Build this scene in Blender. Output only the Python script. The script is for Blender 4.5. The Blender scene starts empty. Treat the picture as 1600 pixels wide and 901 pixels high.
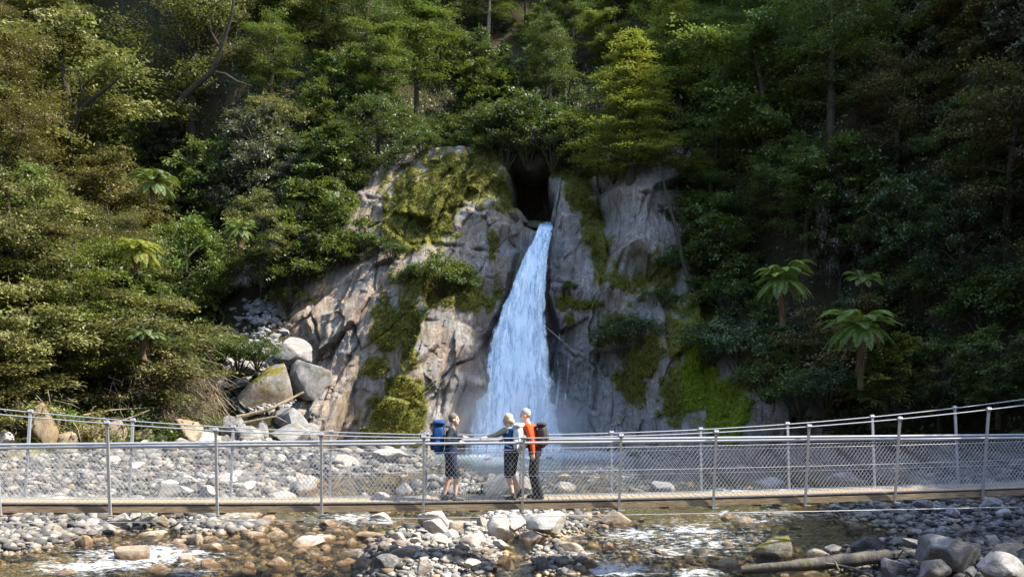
import bpy, bmesh, math, random
import numpy as np
from mathutils import Vector, Matrix, Euler

# ------------------------------------------------------------------ camera, sky, sun, exposure
SC = bpy.context.scene
COL = SC.collection
F, CX, CY, CZ = 1400.0, 900.0, 606.0, 3.8          # focal length and principal point of the photograph, eye height
cam_d = bpy.data.cameras.new("camera")
cam_d.sensor_width = 36.0
cam_d.lens = F / 1600 * 36
cam_d.shift_x = -(CX - 800) / 1600
cam_d.shift_y = (CY - 450.5) / 1600
cam_d.clip_start, cam_d.clip_end = 0.1, 1000
cam = bpy.data.objects.new("camera", cam_d)
cam.location = (0, 0, CZ)
cam.rotation_euler = (math.radians(90), 0, 0)
COL.objects.link(cam)
SC.camera = cam

SUN_EL, SUN_AZ = math.radians(50), math.radians(97)   # azimuth clockwise from +Y
sun_dir = Vector((math.sin(SUN_AZ) * math.cos(SUN_EL), math.cos(SUN_AZ) * math.cos(SUN_EL), math.sin(SUN_EL)))
world = bpy.data.worlds.new("World")
SC.world = world
world.use_nodes = True
wn = world.node_tree
wn.nodes.clear()
sky_n = wn.nodes.new("ShaderNodeTexSky")
sky_n.sky_type = 'NISHITA'
sky_n.sun_disc = False
sky_n.sun_elevation = SUN_EL
sky_n.sun_rotation = SUN_AZ
bg = wn.nodes.new("ShaderNodeBackground")
bg.inputs[1].default_value = 0.15
wo = wn.nodes.new("ShaderNodeOutputWorld")
wn.links.new(sky_n.outputs[0], bg.inputs[0])
wn.links.new(bg.outputs[0], wo.inputs[0])
sun_l = bpy.data.lights.new("sun", 'SUN')
sun_l.energy = 3.0
sun_l.angle = math.radians(0.6)
sun_l.color = (1.0, 0.93, 0.80)
sun = bpy.data.objects.new("sun", sun_l)
sun.rotation_euler = sun_dir.to_track_quat('Z', 'Y').to_euler()
COL.objects.link(sun)
SC.view_settings.view_transform = 'Standard'
SC.view_settings.look = 'None'
SC.view_settings.exposure = 2.3
SC.view_settings.gamma = 1.0
SC.view_settings.use_curve_mapping = False
SC.render.engine = 'CYCLES'
SC.cycles.use_denoising = True
SC.cycles.max_bounces = 7
SC.cycles.diffuse_bounces = 3
SC.cycles.glossy_bounces = 3
SC.cycles.transmission_bounces = 5
SC.cycles.transparent_max_bounces = 24
SC.cycles.volume_bounces = 1
SC.cycles.caustics_reflective = False
SC.cycles.caustics_refractive = False
SC.cycles.sample_clamp_indirect = 3
SC.cycles.sample_clamp_direct = 12

rng = np.random.default_rng(11)
random.seed(11)

# ------------------------------------------------------------------ helpers
def P(x, y, Y):
    """point seen at photo pixel (x, y) at distance Y"""
    return Vector(((x - CX) * Y / F, Y, CZ + (CY - y) * Y / F))

def px(v):
    return (CX + v[0] * F / v[1], CY - (v[2] - CZ) * F / v[1])

def wz(Y):
    return 0.012 * (np.clip(Y, 5, 60) - 20)

def G(x, y, dz=0.0):
    """point on the river plain seen at photo pixel (x, y), dz above the water"""
    Y = 25.0
    for _ in range(12):
        Y = F * (CZ - wz(Y) - dz) / (y - CY)
    return Vector(((x - CX) * Y / F, Y, wz(Y) + dz))

def _h(ix, iy, iz):
    n = (ix.astype(np.int64) * 374761393 + iy.astype(np.int64) * 668265263 + iz.astype(np.int64) * 2147483647) & 0xffffffff
    n = ((n ^ (n >> 13)) * 1274126177) & 0xffffffff
    n = ((n ^ (n >> 16)) * 2246822519) & 0xffffffff
    n = n ^ (n >> 15)
    return (n & 0xffffff) / float(0xffffff)

def vnoise(p):
    p = np.asarray(p, float)
    i = np.floor(p).astype(np.int64)
    f = p - i
    f = f * f * f * (f * (f * 6 - 15) + 10)
    x, y, z = i[:, 0], i[:, 1], i[:, 2]
    fx, fy, fz = f[:, 0], f[:, 1], f[:, 2]
    def l(a, b, t): return a + (b - a) * t
    a = l(l(_h(x, y, z), _h(x + 1, y, z), fx), l(_h(x, y + 1, z), _h(x + 1, y + 1, z), fx), fy)
    b = l(l(_h(x, y, z + 1), _h(x + 1, y, z + 1), fx), l(_h(x, y + 1, z + 1), _h(x + 1, y + 1, z + 1), fx), fy)
    return l(a, b, fz) * 2 - 1

def fbm(p, o=4, gain=0.5):
    p = np.asarray(p, float)
    s, a, t = np.zeros(len(p)), 1.0, 0.0
    for k in range(o):
        s += a * vnoise(p * (2.03 ** k) + 17.3 * k)
        t += a
        a *= gain
    return s / t

def sstep(a, b, x):
    t = np.clip((x - a) / (b - a), 0, 1)
    return t * t * (3 - 2 * t)

def mesh_np(name, V, faces, mat=None, smooth=False, attrs=None):
    """mesh from numpy arrays; faces: (n,k) int array"""
    V = np.ascontiguousarray(V, dtype=np.float32)
    faces = np.ascontiguousarray(faces, dtype=np.int32)
    n, k = faces.shape
    me = bpy.data.meshes.new(name)
    me.vertices.add(len(V))
    me.vertices.foreach_set("co", V.ravel())
    me.loops.add(n * k)
    me.loops.foreach_set("vertex_index", faces.ravel())
    me.polygons.add(n)
    me.polygons.foreach_set("loop_start", np.arange(0, n * k, k, dtype=np.int32))
    me.polygons.foreach_set("loop_total", np.full(n, k, dtype=np.int32))
    if smooth:
        me.polygons.foreach_set("use_smooth", np.ones(n, dtype=bool))
    for an, (dom, arr) in (attrs or {}).items():
        a = me.attributes.new(an, 'FLOAT', dom)
        a.data.foreach_set("value", np.ascontiguousarray(arr, dtype=np.float32))
    if mat:
        me.materials.append(mat)
    me.update(calc_edges=True)
    return me

def link(name, data, parent=None, loc=None, rot=None, scale=None):
    o = bpy.data.objects.new(name, data)
    COL.objects.link(o)
    if parent: o.parent = parent
    if loc is not None: o.location = loc
    if rot is not None: o.rotation_euler = rot
    if scale is not None: o.scale = (scale,) * 3 if isinstance(scale, (int, float)) else scale
    return o

def tag(o, label=None, cat=None, group=None, kind=None):
    if label: o["label"] = label
    if cat: o["category"] = cat
    if group: o["group"] = group
    if kind: o["kind"] = kind
    return o

def empty(name, loc=(0, 0, 0), rot=(0, 0, 0)):
    return link(name, None, None, loc, rot)

class MB:
    """collects verts and faces of tubes, boxes and the like into one mesh"""
    def __init__(s): s.v, s.f = [], []
    def tube(s, pts, rad, n=8, cap=True):
        pts = [Vector(p) for p in pts]
        if isinstance(rad, (int, float)): rad = [rad] * len(pts)
        b = len(s.v)
        up = None
        for i, p in enumerate(pts):
            d = (pts[min(i + 1, len(pts) - 1)] - pts[max(i - 1, 0)])
            d = d.normalized() if d.length > 1e-9 else Vector((0, 0, 1))
            if up is None:
                up = d.orthogonal().normalized()
            else:
                up = (up - d * up.dot(d))
                up = up.normalized() if up.length > 1e-6 else d.orthogonal().normalized()
            w = d.cross(up)
            for k in range(n):
                a = 2 * math.pi * k / n
                s.v.append(p + (up * math.cos(a) + w * math.sin(a)) * rad[i])
        for i in range(len(pts) - 1):
            for k in range(n):
                a, c = b + i * n + k, b + i * n + (k + 1) % n
                s.f.append((a, c, c + n, a + n))
        if cap:
            s.f.append(tuple(b + k for k in range(n))[::-1])
            e = b + (len(pts) - 1) * n
            s.f.append(tuple(e + k for k in range(n)))
        return s
    def box(s, c, sz, rot=None):
        b = len(s.v)
        c = Vector(c)
        for dx in (-.5, .5):
            for dy in (-.5, .5):
                for dz in (-.5, .5):
                    q = Vector((dx * sz[0], dy * sz[1], dz * sz[2]))
                    if rot is not None: q = rot @ q
                    s.v.append(c + q)
        for f in ((0, 1, 3, 2), (4, 6, 7, 5), (0, 4, 5, 1), (2, 3, 7, 6), (0, 2, 6, 4), (1, 5, 7, 3)):
            s.f.append(tuple(b + i for i in f))
        return s
    def mesh(s, name, mat=None, smooth=True, sharp=40):
        me = bpy.data.meshes.new(name)
        me.from_pydata([tuple(v) for v in s.v], [], s.f)
        if mat: me.materials.append(mat)
        if smooth:
            me.polygons.foreach_set("use_smooth", [True] * len(me.polygons))
            me.set_sharp_from_angle(angle=math.radians(sharp))
        me.update()
        return me

# ------------------------------------------------------------------ materials
class N:
    """small node-graph builder"""
    def __init__(s, name):
        s.m = bpy.data.materials.new(name)
        s.m.use_nodes = True
        s.t = s.m.node_tree
        s.t.nodes.clear()
        s.out = s.t.nodes.new("ShaderNodeOutputMaterial")
    def n(s, typ, **kw):
        nd = s.t.nodes.new("ShaderNode" + typ)
        for k, v in kw.items(): setattr(nd, k, v)
        return nd
    def set(s, sock, v):
        if hasattr(v, "is_output") or isinstance(v, bpy.types.NodeSocket): s.t.links.new(v, sock)
        elif v is not None:
            sock.default_value = v if not (isinstance(v, tuple) and len(v) == 3 and sock.type == 'RGBA') else (*v, 1)
    def coord(s, kind="Object", scale=(1, 1, 1), rot=(0, 0, 0)):
        mp = s.n("Mapping")
        if kind == "World": src = s.n("NewGeometry").outputs["Position"]
        else: src = s.n("TexCoord").outputs[kind]
        s.set(mp.inputs[0], src)
        mp.inputs["Scale"].default_value = scale
        mp.inputs["Rotation"].default_value = rot
        return mp.outputs[0]
    def noise(s, co, scale, detail=4, rough=0.55, dist=0.0):
        nd = s.n("TexNoise")
        s.set(nd.inputs["Vector"], co)
        nd.inputs["Scale"].default_value = scale
        nd.inputs["Detail"].default_value = detail
        nd.inputs["Roughness"].default_value = rough
        nd.inputs["Distortion"].default_value = dist
        return nd.outputs["Fac"]
    def voro(s, co, scale, feat='F1'):
        nd = s.n("TexVoronoi", feature=feat)
        s.set(nd.inputs["Vector"], co)
        nd.inputs["Scale"].default_value = scale
        return nd.outputs[0]
    def ramp(s, fac, stops, interp='LINEAR'):
        nd = s.n("ValToRGB")
        nd.color_ramp.interpolation = interp
        e = nd.color_ramp.elements
        while len(e) < len(stops): e.new(0.5)
        for i, (p, c) in enumerate(stops):
            e[i].position = p
            e[i].color = (*c, 1) if isinstance(c, tuple) else (c, c, c, 1)
        s.set(nd.inputs[0], fac)
        return nd.outputs[0]
    def mix(s, fac, a, b, mode='MIX'):
        nd = s.n("Mix", data_type='RGBA', blend_type=mode)
        s.set(nd.inputs[0], fac)
        s.set(nd.inputs[6], a)
        s.set(nd.inputs[7], b)
        return nd.outputs[2]
    def math(s, op, a, b=None, clamp=False):
        nd = s.n("Math", operation=op, use_clamp=clamp)
        s.set(nd.inputs[0], a)
        if b is not None: s.set(nd.inputs[1], b)
        return nd.outputs[0]
    def attr(s, name):
        return s.n("Attribute", attribute_name=name).outputs["Fac"]
    def bump(s, h, strength=0.5, dist=0.05, normal=None):
        nd = s.n("Bump")
        nd.inputs["Strength"].default_value = strength
        nd.inputs["Distance"].default_value = dist
        s.set(nd.inputs["Height"], h)
        if normal is not None: s.set(nd.inputs["Normal"], normal)
        return nd.outputs[0]
    def principled(s, color, rough=0.8, normal=None, metal=0.0, spec=0.5, out=True):
        b = s.n("BsdfPrincipled")
        s.set(b.inputs["Base Color"], color)
        s.set(b.inputs["Roughness"], rough)
        b.inputs["Metallic"].default_value = metal
        b.inputs["Specular IOR Level"].default_value = spec
        if normal is not None: s.set(b.inputs["Normal"], normal)
        if out: s.t.links.new(b.outputs[0], s.out.inputs[0])
        return b.outputs[0]

def mat_plain(name, col, rough=0.6, metal=0.0, var=0.25, scale=8.0, spec=0.4, bump=0.0):
    m = N(name)
    co = m.coord("Object")
    f = m.noise(co, scale, 5)
    c = m.mix(m.math('MULTIPLY', f, var), col, tuple(x * 0.35 for x in col))
    r = m.math('ADD', m.math('MULTIPLY', f, 0.2), rough - 0.1)
    nrm = m.bump(m.noise(co, scale * 5, 3), bump, 0.01) if bump else None
    m.principled(c, r, nrm, metal, spec)
    return m.m

def mat_leaf(name, cols, trans=0.35, gloss=0.12, hue_var=0.5):
    """cols: dark, mid, light foliage colours, picked per leaf and shifted per plant"""
    m = N(name)
    t = m.attr("tint")
    oi = m.n("ObjectInfo").outputs["Random"]
    big = m.noise(m.coord("Object"), 0.55, 2)
    k = m.math('ADD', m.math('MULTIPLY', t, 0.62), m.math('ADD', m.math('MULTIPLY', oi, 0.25), m.math('MULTIPLY', big, 0.3)))
    k = m.math('SUBTRACT', k, 0.08)
    c = m.ramp(k, [(0.15, cols[0]), (0.5, cols[1]), (0.85, cols[2])])
    hs = m.n("HueSaturation")
    m.set(hs.inputs["Color"], c)
    m.set(hs.inputs["Hue"], m.math('ADD', m.math('MULTIPLY', oi, 0.05 * hue_var), 0.5 - 0.025 * hue_var))
    c = hs.outputs[0]
    d = m.n("BsdfDiffuse"); m.set(d.inputs[0], c)
    tr = m.n("BsdfTranslucent"); m.set(tr.inputs[0], m.mix(0.45, c, (0.16, 0.2, 0.02)))
    g = m.n("BsdfGlossy"); g.inputs["Roughness"].default_value = 0.55
    m.set(g.inputs[0], (0.9, 0.95, 1.0))
    a = m.n("MixShader"); a.inputs[0].default_value = trans
    m.t.links.new(d.outputs[0], a.inputs[1]); m.t.links.new(tr.outputs[0], a.inputs[2])
    b = m.n("MixShader")
    b.inputs[0].default_value = gloss * .35
    m.t.links.new(a.outputs[0], b.inputs[1]); m.t.links.new(g.outputs[0], b.inputs[2])
    m.t.links.new(b.outputs[0], m.out.inputs[0])
    return m.m

def mat_bark(name, c1, c2):
    m = N(name)
    co = m.coord("Object", (1, 1, 0.25))
    f = m.noise(co, 9, 6, 0.65)
    moss = m.noise(m.coord("Object"), 1.6, 4)
    c = m.mix(f, c1, c2)
    c = m.mix(m.ramp(moss, [(0.52, 0.0), (0.66, 0.7)]), c, (0.05, 0.06, 0.012))
    m.principled(c, 0.9, m.bump(f, 0.9, 0.05), spec=0.2)
    return m.m

def mat_rock(name, dark, mid, light, warm, warm_amt=0.5, wet=True, moss=0.0, scale=1.0):
    """river stone: grey body, warm staining, pale veins, darker gloss in the wet band at the water line"""
    m = N(name)
    co = m.coord("Object")
    wco = m.coord("World")
    oi = m.n("ObjectInfo").outputs["Random"]
    off = m.n("VectorMath", operation='ADD')
    m.set(off.inputs[0], co)
    cmb = m.n("CombineXYZ")
    m.set(cmb.inputs[0], m.math('MULTIPLY', oi, 37.0)); m.set(cmb.inputs[2], m.math('MULTIPLY', oi, 91.0))
    m.set(off.inputs[1], cmb.outputs[0])
    co = off.outputs[0]
    f1 = m.noise(co, 2.2 * scale, 8, 0.62, 0.3)
    f2 = m.noise(co, 14 * scale, 6, 0.7)
    c = m.ramp(f1, [(0.3, dark), (0.5, mid), (0.72, light)])
    c = m.mix(m.math('MULTIPLY', m.ramp(m.noise(wco, 0.9, 5, 0.6), [(0.4, 0.0), (0.62, 1.0)]), warm_amt), c, warm)
    c = m.mix(m.ramp(f2, [(0.35, 0.55), (0.6, 0.0)]), c, m.mix(0.5, c, (0.03, 0.028, 0.025)))
    st = m.noise(m.coord("Object", (0.6, 0.6, 5.0), (0.5, 0.3, 0)), 3.0 * scale, 6, 0.6, 0.8)
    c = m.mix(m.ramp(st, [(0.6, 0.0), (0.67, 0.35), (0.72, 0.0)]), c, (0.5, 0.48, 0.44))
    br = m.n("BrightContrast"); m.set(br.inputs[0], c)
    m.set(br.inputs[1], m.math('MULTIPLY', m.math('SUBTRACT', oi, 0.5), 0.09))
    c = br.outputs[0]
    rough = 0.85
    nr = m.bump(f2, 0.6, 0.03, m.bump(f1, 0.5, 0.08))
    if moss:
        g = m.n("NewGeometry")
        sx = m.n("SeparateXYZ"); m.set(sx.inputs[0], g.outputs["Normal"])
        mk = m.math('ADD', m.math('MULTIPLY', sx.outputs[2], 0.25), m.noise(wco, 1.7, 5, 0.65))
        mk = m.math('MULTIPLY', m.ramp(mk, [(0.62, 0.0), (0.72, 1.0)]), moss)
        c = m.mix(mk, c, m.ramp(f2, [(0.3, (0.05, 0.055, 0.008)), (0.7, (0.17, 0.14, 0.02))]))
    if wet:
        sp = m.n("SeparateXYZ"); m.set(sp.inputs[0], m.n("NewGeometry").outputs["Position"])
        lvl = m.math('SUBTRACT', sp.outputs[2], m.math('MULTIPLY', m.math('SUBTRACT', sp.outputs[1], 20.0), 0.012))
        lvl = m.math('ADD', lvl, m.math('MULTIPLY', m.math('SUBTRACT', f1, 0.5), 0.25))
        w = m.ramp(lvl, [(0.03, 1.0), (0.12, 0.0)])
        c = m.mix(w, c, m.mix(1.0, c, (0.55, 0.43, 0.29), 'MULTIPLY'))
        rough = m.math('SUBTRACT', 0.85, m.math('MULTIPLY', w, 0.6))
    m.principled(c, rough, nr, spec=0.35)
    return m.m
# ------------------------------------------------------------------ terrain: riverbed, valley sides, cliffs
TOE = np.array([(-40, -12), (-33, 3), (-27.5, 18), (-23.5, 29), (-21.0, 37), (-19.2, 42), (-18.6, 47), (-17.5, 53), (-14, 56.5), (-6.2, 57.5),
                (-4.6, 66), (-1.2, 66), (-0.6, 57), (3, 55), (7, 51), (10.5, 45), (13, 41), (16, 37.5), (19.5, 33), (22.5, 26), (25, 17), (29, 4), (36, -12)], float)
SLOPE = np.array([1.0, 1.0, 1.1, 1.15, 1.2, 1.2, 1.1, 1.0, 3.4, 3.6, 2.6, 2.6, 3.6, 3.4, 2.6, 2.29, 2.29, 2.29, 2.29, 2.1, 1.8, 1.5, 1.4])

def toe_dist(X, Y):
    """signed distance behind the toe of the valley side, and the slope there"""
    X, Y = np.atleast_1d(X).astype(float), np.atleast_1d(Y).astype(float)
    best = np.full(X.shape, 1e9); sl = np.zeros(X.shape)
    for i in range(len(TOE) - 1):
        a, b = TOE[i], TOE[i + 1]
        ab = b - a
        t = np.clip(((X - a[0]) * ab[0] + (Y - a[1]) * ab[1]) / (ab @ ab), 0, 1)
        dx, dy = X - a[0] - t * ab[0], Y - a[1] - t * ab[1]
        d = np.hypot(dx, dy)
        m = d < best
        best = np.where(m, d, best)
        sl = np.where(m, SLOPE[i] * (1 - t) + SLOPE[i + 1] * t, sl)
    inside = np.zeros(X.shape, bool)                 # inside the valley polygon
    j = len(TOE) - 1
    for i in range(len(TOE)):
        xi, yi = TOE[i]; xj, yj = TOE[j]
        c = ((yi > Y) != (yj > Y)) & (X < (xj - xi) * (Y - yi) / (yj - yi + 1e-12) + xi)
        inside ^= c
        j = i
    return np.where(inside, -best, best), sl

def hill_z(X, Y):
    X, Y = np.atleast_1d(X).astype(float), np.atleast_1d(Y).astype(float)
    d, s = toe_dist(X, Y)
    p = np.stack([X * 0.13, Y * 0.13, np.zeros(X.shape)], -1).reshape(-1, 3)
    n = fbm(p, 4).reshape(X.shape)
    n2 = fbm(p * 4.1 + 5, 3).reshape(X.shape)
    dd = np.maximum(d, 0)
    steep = np.where(s > 2.3, np.minimum(dd * s * 1.6, 15.5) + np.maximum(dd - 3.0, 0) * 1.25, dd * s)
    z = np.minimum(steep, 56 + (steep - 56) * 0.35)
    z = np.where(d > 0, 0.4 + z + (n * 2.2 + n2 * 0.5) * sstep(0, 4, d), -2.0)
    fan = 1.0 + (Y - 45.3) * 1.0 - np.abs(X + 0.352 * Y) * 0.42 + n2 * 0.35           # scree fan filling the gully
    return np.where((Y > 44) & (Y < 55) & (X + 0.352 * Y > -5.5) & (X + 0.352 * Y < 1.9), np.maximum(z, fan), z)

SHORE = [  # gravel and cobble shoals: x, y, radius x, radius y, height above the water
    (-18.5, 38, 8.0, 13, 0.95), (-15.8, 25.0, 4.6, 4.4, 0.42), (-13.9, 21.6, 2.0, 1.9, 0.2), (-11.8, 25.6, 3.2, 2.2, 0.28), (-14.0, 31.5, 4.0, 4.0, 0.42), (-10.5, 41, 5.0, 5.0, 0.5), (-22, 24, 6, 9, 0.7),
    (-3.2, 20.6, 1.9, 4.6, 0.34), (-1.2, 24.6, 1.9, 2.4, 0.30), (-0.4, 20.0, 1.0, 2.2, 0.15),
    (10.5, 19.0, 5.5, 4.5, 0.50), (13.5, 26.5, 6.2, 6.0, 0.55), (17, 24, 7, 9, 0.8), (18.5, 36, 6.5, 7, 0.9), (5, 46, 3, 2.5, 0.25),
    (-4.0, 33, 3.0, 2.2, 0.22), (-9.5, 24.0, 1.6, 1.2, 0.1)]

def ground_z(X, Y):
    X, Y = np.atleast_1d(X).astype(float), np.atleast_1d(Y).astype(float)
    h = np.full(X.shape, -0.42) + 0.20 * sstep(4, -1, X) * sstep(33, 29, Y)
    for (x, y, rx, ry, a) in SHORE:
        r = np.hypot((X - x) / rx, (Y - y) / ry)
        h = np.maximum(h, -0.42 + (a + 0.42) * sstep(1.25, 0.45, r))
    d, s = toe_dist(X, Y)
    h = np.maximum(h, -0.42 + np.where(X > 0, 1.25, 1.7) * sstep(np.where(X > 0, -3.0, -5.0), 0.3, d))
    pool = np.hypot((X + 2.6) / 4.5, (Y - 48) / 7.5)
    h = np.where(pool < 1.3, h - (h + 0.8) * sstep(1.3, 0.7, pool), h)
    p = np.stack([X, Y, np.zeros(X.shape)], -1).reshape(-1, 3)
    n = fbm(p * 0.55, 4).reshape(X.shape) * 0.16 + fbm(p * 2.3 + 3, 3).reshape(X.shape) * 0.05
    return wz(Y) + h + n

def grid(xs, ys):
    nx, ny = len(xs), len(ys)
    X, Y = np.meshgrid(xs, ys)
    i = np.arange((nx - 1) * (ny - 1))
    a = (i // (nx - 1)) * nx + i % (nx - 1)
    return X.ravel(), Y.ravel(), np.stack([a, a + 1, a + nx + 1, a + nx], -1)

def axis(lo, hi, a, b, fine, coarse):
    """sample positions, fine between a and b, growing coarser outside"""
    out = list(np.arange(a, b, fine))
    x, st = b, fine
    while x < hi: out.append(x); st = min(st * 1.25, coarse); x += st
    x, st = a - fine, fine
    while x > lo: out.append(x); st = min(st * 1.25, coarse); x -= st
    return np.array(sorted(out))

# --- gravel bed
m = N("river_gravel")
co = m.coord("World")
v1 = m.n("TexVoronoi"); m.set(v1.inputs["Vector"], co); v1.inputs["Scale"].default_value = 11
v2 = m.n("TexVoronoi"); m.set(v2.inputs["Vector"], co); v2.inputs["Scale"].default_value = 24
sep = m.n("SeparateColor"); m.set(sep.inputs[0], v1.outputs["Color"])
c = m.ramp(sep.outputs[0], [(0.0, (0.075, 0.075, 0.075)), (0.45, (0.19, 0.185, 0.18)), (0.8, (0.30, 0.28, 0.25)), (1.0, (0.44, 0.42, 0.39))])
big = m.noise(co, 0.6, 5)
c = m.mix(m.math('MULTIPLY', m.ramp(big, [(0.4, 0.0), (0.65, 1.0)]), 0.5), c, (0.17, 0.125, 0.075))
c = m.mix(m.ramp(v1.outputs["Distance"], [(0.35, 0.0), (0.75, 0.8)]), c, (0.03, 0.027, 0.022))
under = m.ramp(m.attr("under"), [(0.45, 0.0), (0.6, 1.0)])
c = m.mix(under, c, m.mix(1.0, c, m.ramp(big, [(0.38, (1.0, 0.98, 0.62)), (0.6, (1.0, 0.80, 0.42))]), 'MULTIPLY'))
hgt = m.math('ADD', m.math('MULTIPLY', v1.outputs["Distance"], -1.0), m.math('MULTIPLY', v2.outputs["Distance"], -0.5))
m.principled(c, m.math('SUBTRACT', 0.9, m.math('MULTIPLY', under, 0.5)), m.bump(hgt, 1.0, 0.07), spec=0.3)
MAT_GRAVEL = m.m
X, Y, fc = grid(axis(-75, 75, -21, 15, 0.22, 4), axis(-25, 75, 15, 52, 0.22, 4))
Z = ground_z(X, Y)
d, _ = toe_dist(X, Y)
Z = np.where(d > 2.5, -3.0, Z)
me = mesh_np("riverbed", np.stack([X, Y, Z], -1), fc, MAT_GRAVEL, True, {"under": ('POINT', 0.5 + np.clip((wz(Y) - Z) * 2.5 - 0.02, -0.5, 0.5))})
tag(link("riverbed", me), "gravel and cobble bed of the mountain river", kind="structure")

# --- forest floor on the valley sides
m = N("forest_floor")
co = m.coord("World")
f1 = m.noise(co, 0.8, 6, 0.65); f2 = m.noise(co, 6, 6, 0.7)
c = m.ramp(f1, [(0.3, (0.016, 0.013, 0.008)), (0.5, (0.035, 0.028, 0.015)), (0.68, (0.028, 0.038, 0.010))])
c = m.mix(m.ramp(f2, [(0.45, 0.0), (0.75, 0.6)]), c, (0.07, 0.05, 0.025))
m.principled(c, 0.95, m.bump(f2, 1.0, 0.2), spec=0.1)
MAT_SOIL = m.m
X, Y, fc = grid(axis(-95, 95, -32, 32, 0.7, 5), axis(-30, 125, 15, 75, 0.7, 5))
Z = hill_z(X, Y)
me = mesh_np("hillside", np.stack([X, Y, Z], -1), fc, MAT_SOIL, True)
tag(link("hillside", me), "steep forest floor rising on both sides of the gorge", kind="structure")

# --- rock cliffs each side of the fall: relief Y(X, Z) through measured depths, broken into slabs
CLIFF_PTS = [  # photo x, photo y, distance
    (395, 440, 56), (430, 480, 53.5), (480, 440, 53.2), (520, 400, 54.5), (500, 330, 58), (555, 300, 57.2), (600, 260, 58.2), (640, 300, 55.8), (640, 235, 59), (700, 228, 57.5), (760, 255, 56),
    (600, 380, 53.6), (560, 500, 51.2), (610, 470, 51.6), (530, 560, 50.3), (450, 540, 52.2), (410, 600, 51.5), (490, 640, 48.6), (510, 690, 48.2), (600, 600, 49.2), (590, 690, 47.6), (650, 660, 47.6), (690, 420, 52.0), (700, 385, 53.6), (660, 450, 51.2),
    (690, 520, 50.2), (740, 470, 51.3), (720, 340, 54.2), (770, 310, 54.2), (785, 350, 53.6), (770, 420, 52.6), (735, 590, 48.6), (752, 600, 48.4), (700, 640, 48.0), (735, 690, 47.6),
    (790, 280, 55.5), (797, 300, 57.5), (806, 340, 55.5), (812, 300, 57), (830, 280, 57), (830, 330, 56), (850, 240, 59), (845, 350, 54.5), (820, 225, 59), (858, 300, 56), (795, 235, 58),
    (800, 390, 54.6), (780, 460, 53.4), (800, 480, 53.2), (765, 540, 52.4), (760, 640, 51.4), (820, 560, 52.6), (820, 680, 51.8), (855, 380, 53.4), (850, 460, 52.6), (860, 560, 51.8),
    (868, 300, 54.4), (880, 340, 53.2), (880, 290, 54.0), (915, 300, 54.6), (940, 300, 58), (938, 340, 56.0), (930, 400, 53.2), (900, 440, 52.0), (880, 420, 52.2), (920, 480, 51.4), (900, 560, 51.0), (900, 640, 50.6), (935, 620, 50.2), (940, 520, 51.0),
    (965, 290, 52.4), (1000, 285, 52.2), (1030, 300, 52.4), (960, 380, 51.0), (1000, 350, 50.6), (1045, 400, 51.6), (950, 450, 50.0), (1000, 400, 50.9), (985, 380, 49.6), (1020, 395, 49.9), (1000, 432, 51.6), (1040, 330, 52.4), (985, 470, 50.6), (970, 510, 50.2), (1010, 520, 49.2), (1050, 520, 48.6), (980, 620, 49.2), (1020, 680, 47.0), (960, 690, 49.0),
    (1070, 450, 50.6), (1080, 580, 47.0), (1095, 540, 47.2), (1060, 660, 46.2), (1120, 620, 45.4), (1150, 650, 44.2), (1180, 600, 45.0), (1220, 640, 43.2), (1250, 680, 42.2), (1200, 540, 47.5), (1280, 600, 44.5), (1130, 500, 49.5), (1100, 420, 53), (1080, 300, 56), (1100, 250, 58), (1300, 500, 48), (960, 240, 57), (880, 240, 60), (905, 255, 57.5)]
CP = np.array([[*P(x, y, Y)] for x, y, Y in CLIFF_PTS])
nc = len(CP)
A_ = np.zeros((nc + 3, nc + 3))
A_[:nc, :nc] = np.hypot(CP[:, None, 0] - CP[None, :, 0], CP[:, None, 2] - CP[None, :, 2]) - np.eye(nc) * 0.12
A_[:nc, nc] = 1; A_[:nc, nc + 1] = CP[:, 0]; A_[:nc, nc + 2] = CP[:, 2]
A_[nc:, :nc] = A_[:nc, nc:].T
CW = np.linalg.solve(A_, np.concatenate([CP[:, 1], [0, 0, 0]]))      # smooth surface through the measured points

def slabs(u, w, size, seed, stretch, ang, tilt, step):
    """broken slab relief: stretched cells, each a tilted plane; returns depth and closeness to a joint"""
    ca, sa = math.cos(ang), math.sin(ang)
    a = (u * ca + w * sa) / (stretch * size)
    b = (-u * sa + w * ca) / size
    ia, ib = np.floor(a).astype(np.int64), np.floor(b).astype(np.int64)
    f1 = np.full(len(u), 9.0); f2 = np.full(len(u), 9.0); dep = np.zeros(len(u))
    for da in (-1, 0, 1):
        for db in (-1, 0, 1):
            ja, jb = ia + da, ib + db
            k = np.full(ja.shape, seed * 7)
            ox, oy = a - ja - _h(ja, jb, k), b - jb - _h(ja, jb, k + 1)
            d = np.hypot(ox, oy)
            g1, g2, of = (_h(ja, jb, k + 2) - .5) * 3.4, (_h(ja, jb, k + 3) - .5) * 3.4, (_h(ja, jb, k + 4) - .5) * 3.4
            v = of * step + (g1 * ox * stretch * 0.5 + g2 * oy) * tilt * size
            m = d < f1
            f2 = np.where(m, f1, np.minimum(f2, d))
            dep = np.where(m, v, dep)
            f1 = np.where(m, d, f1)
    return dep, (f2 - f1) * size

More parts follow.
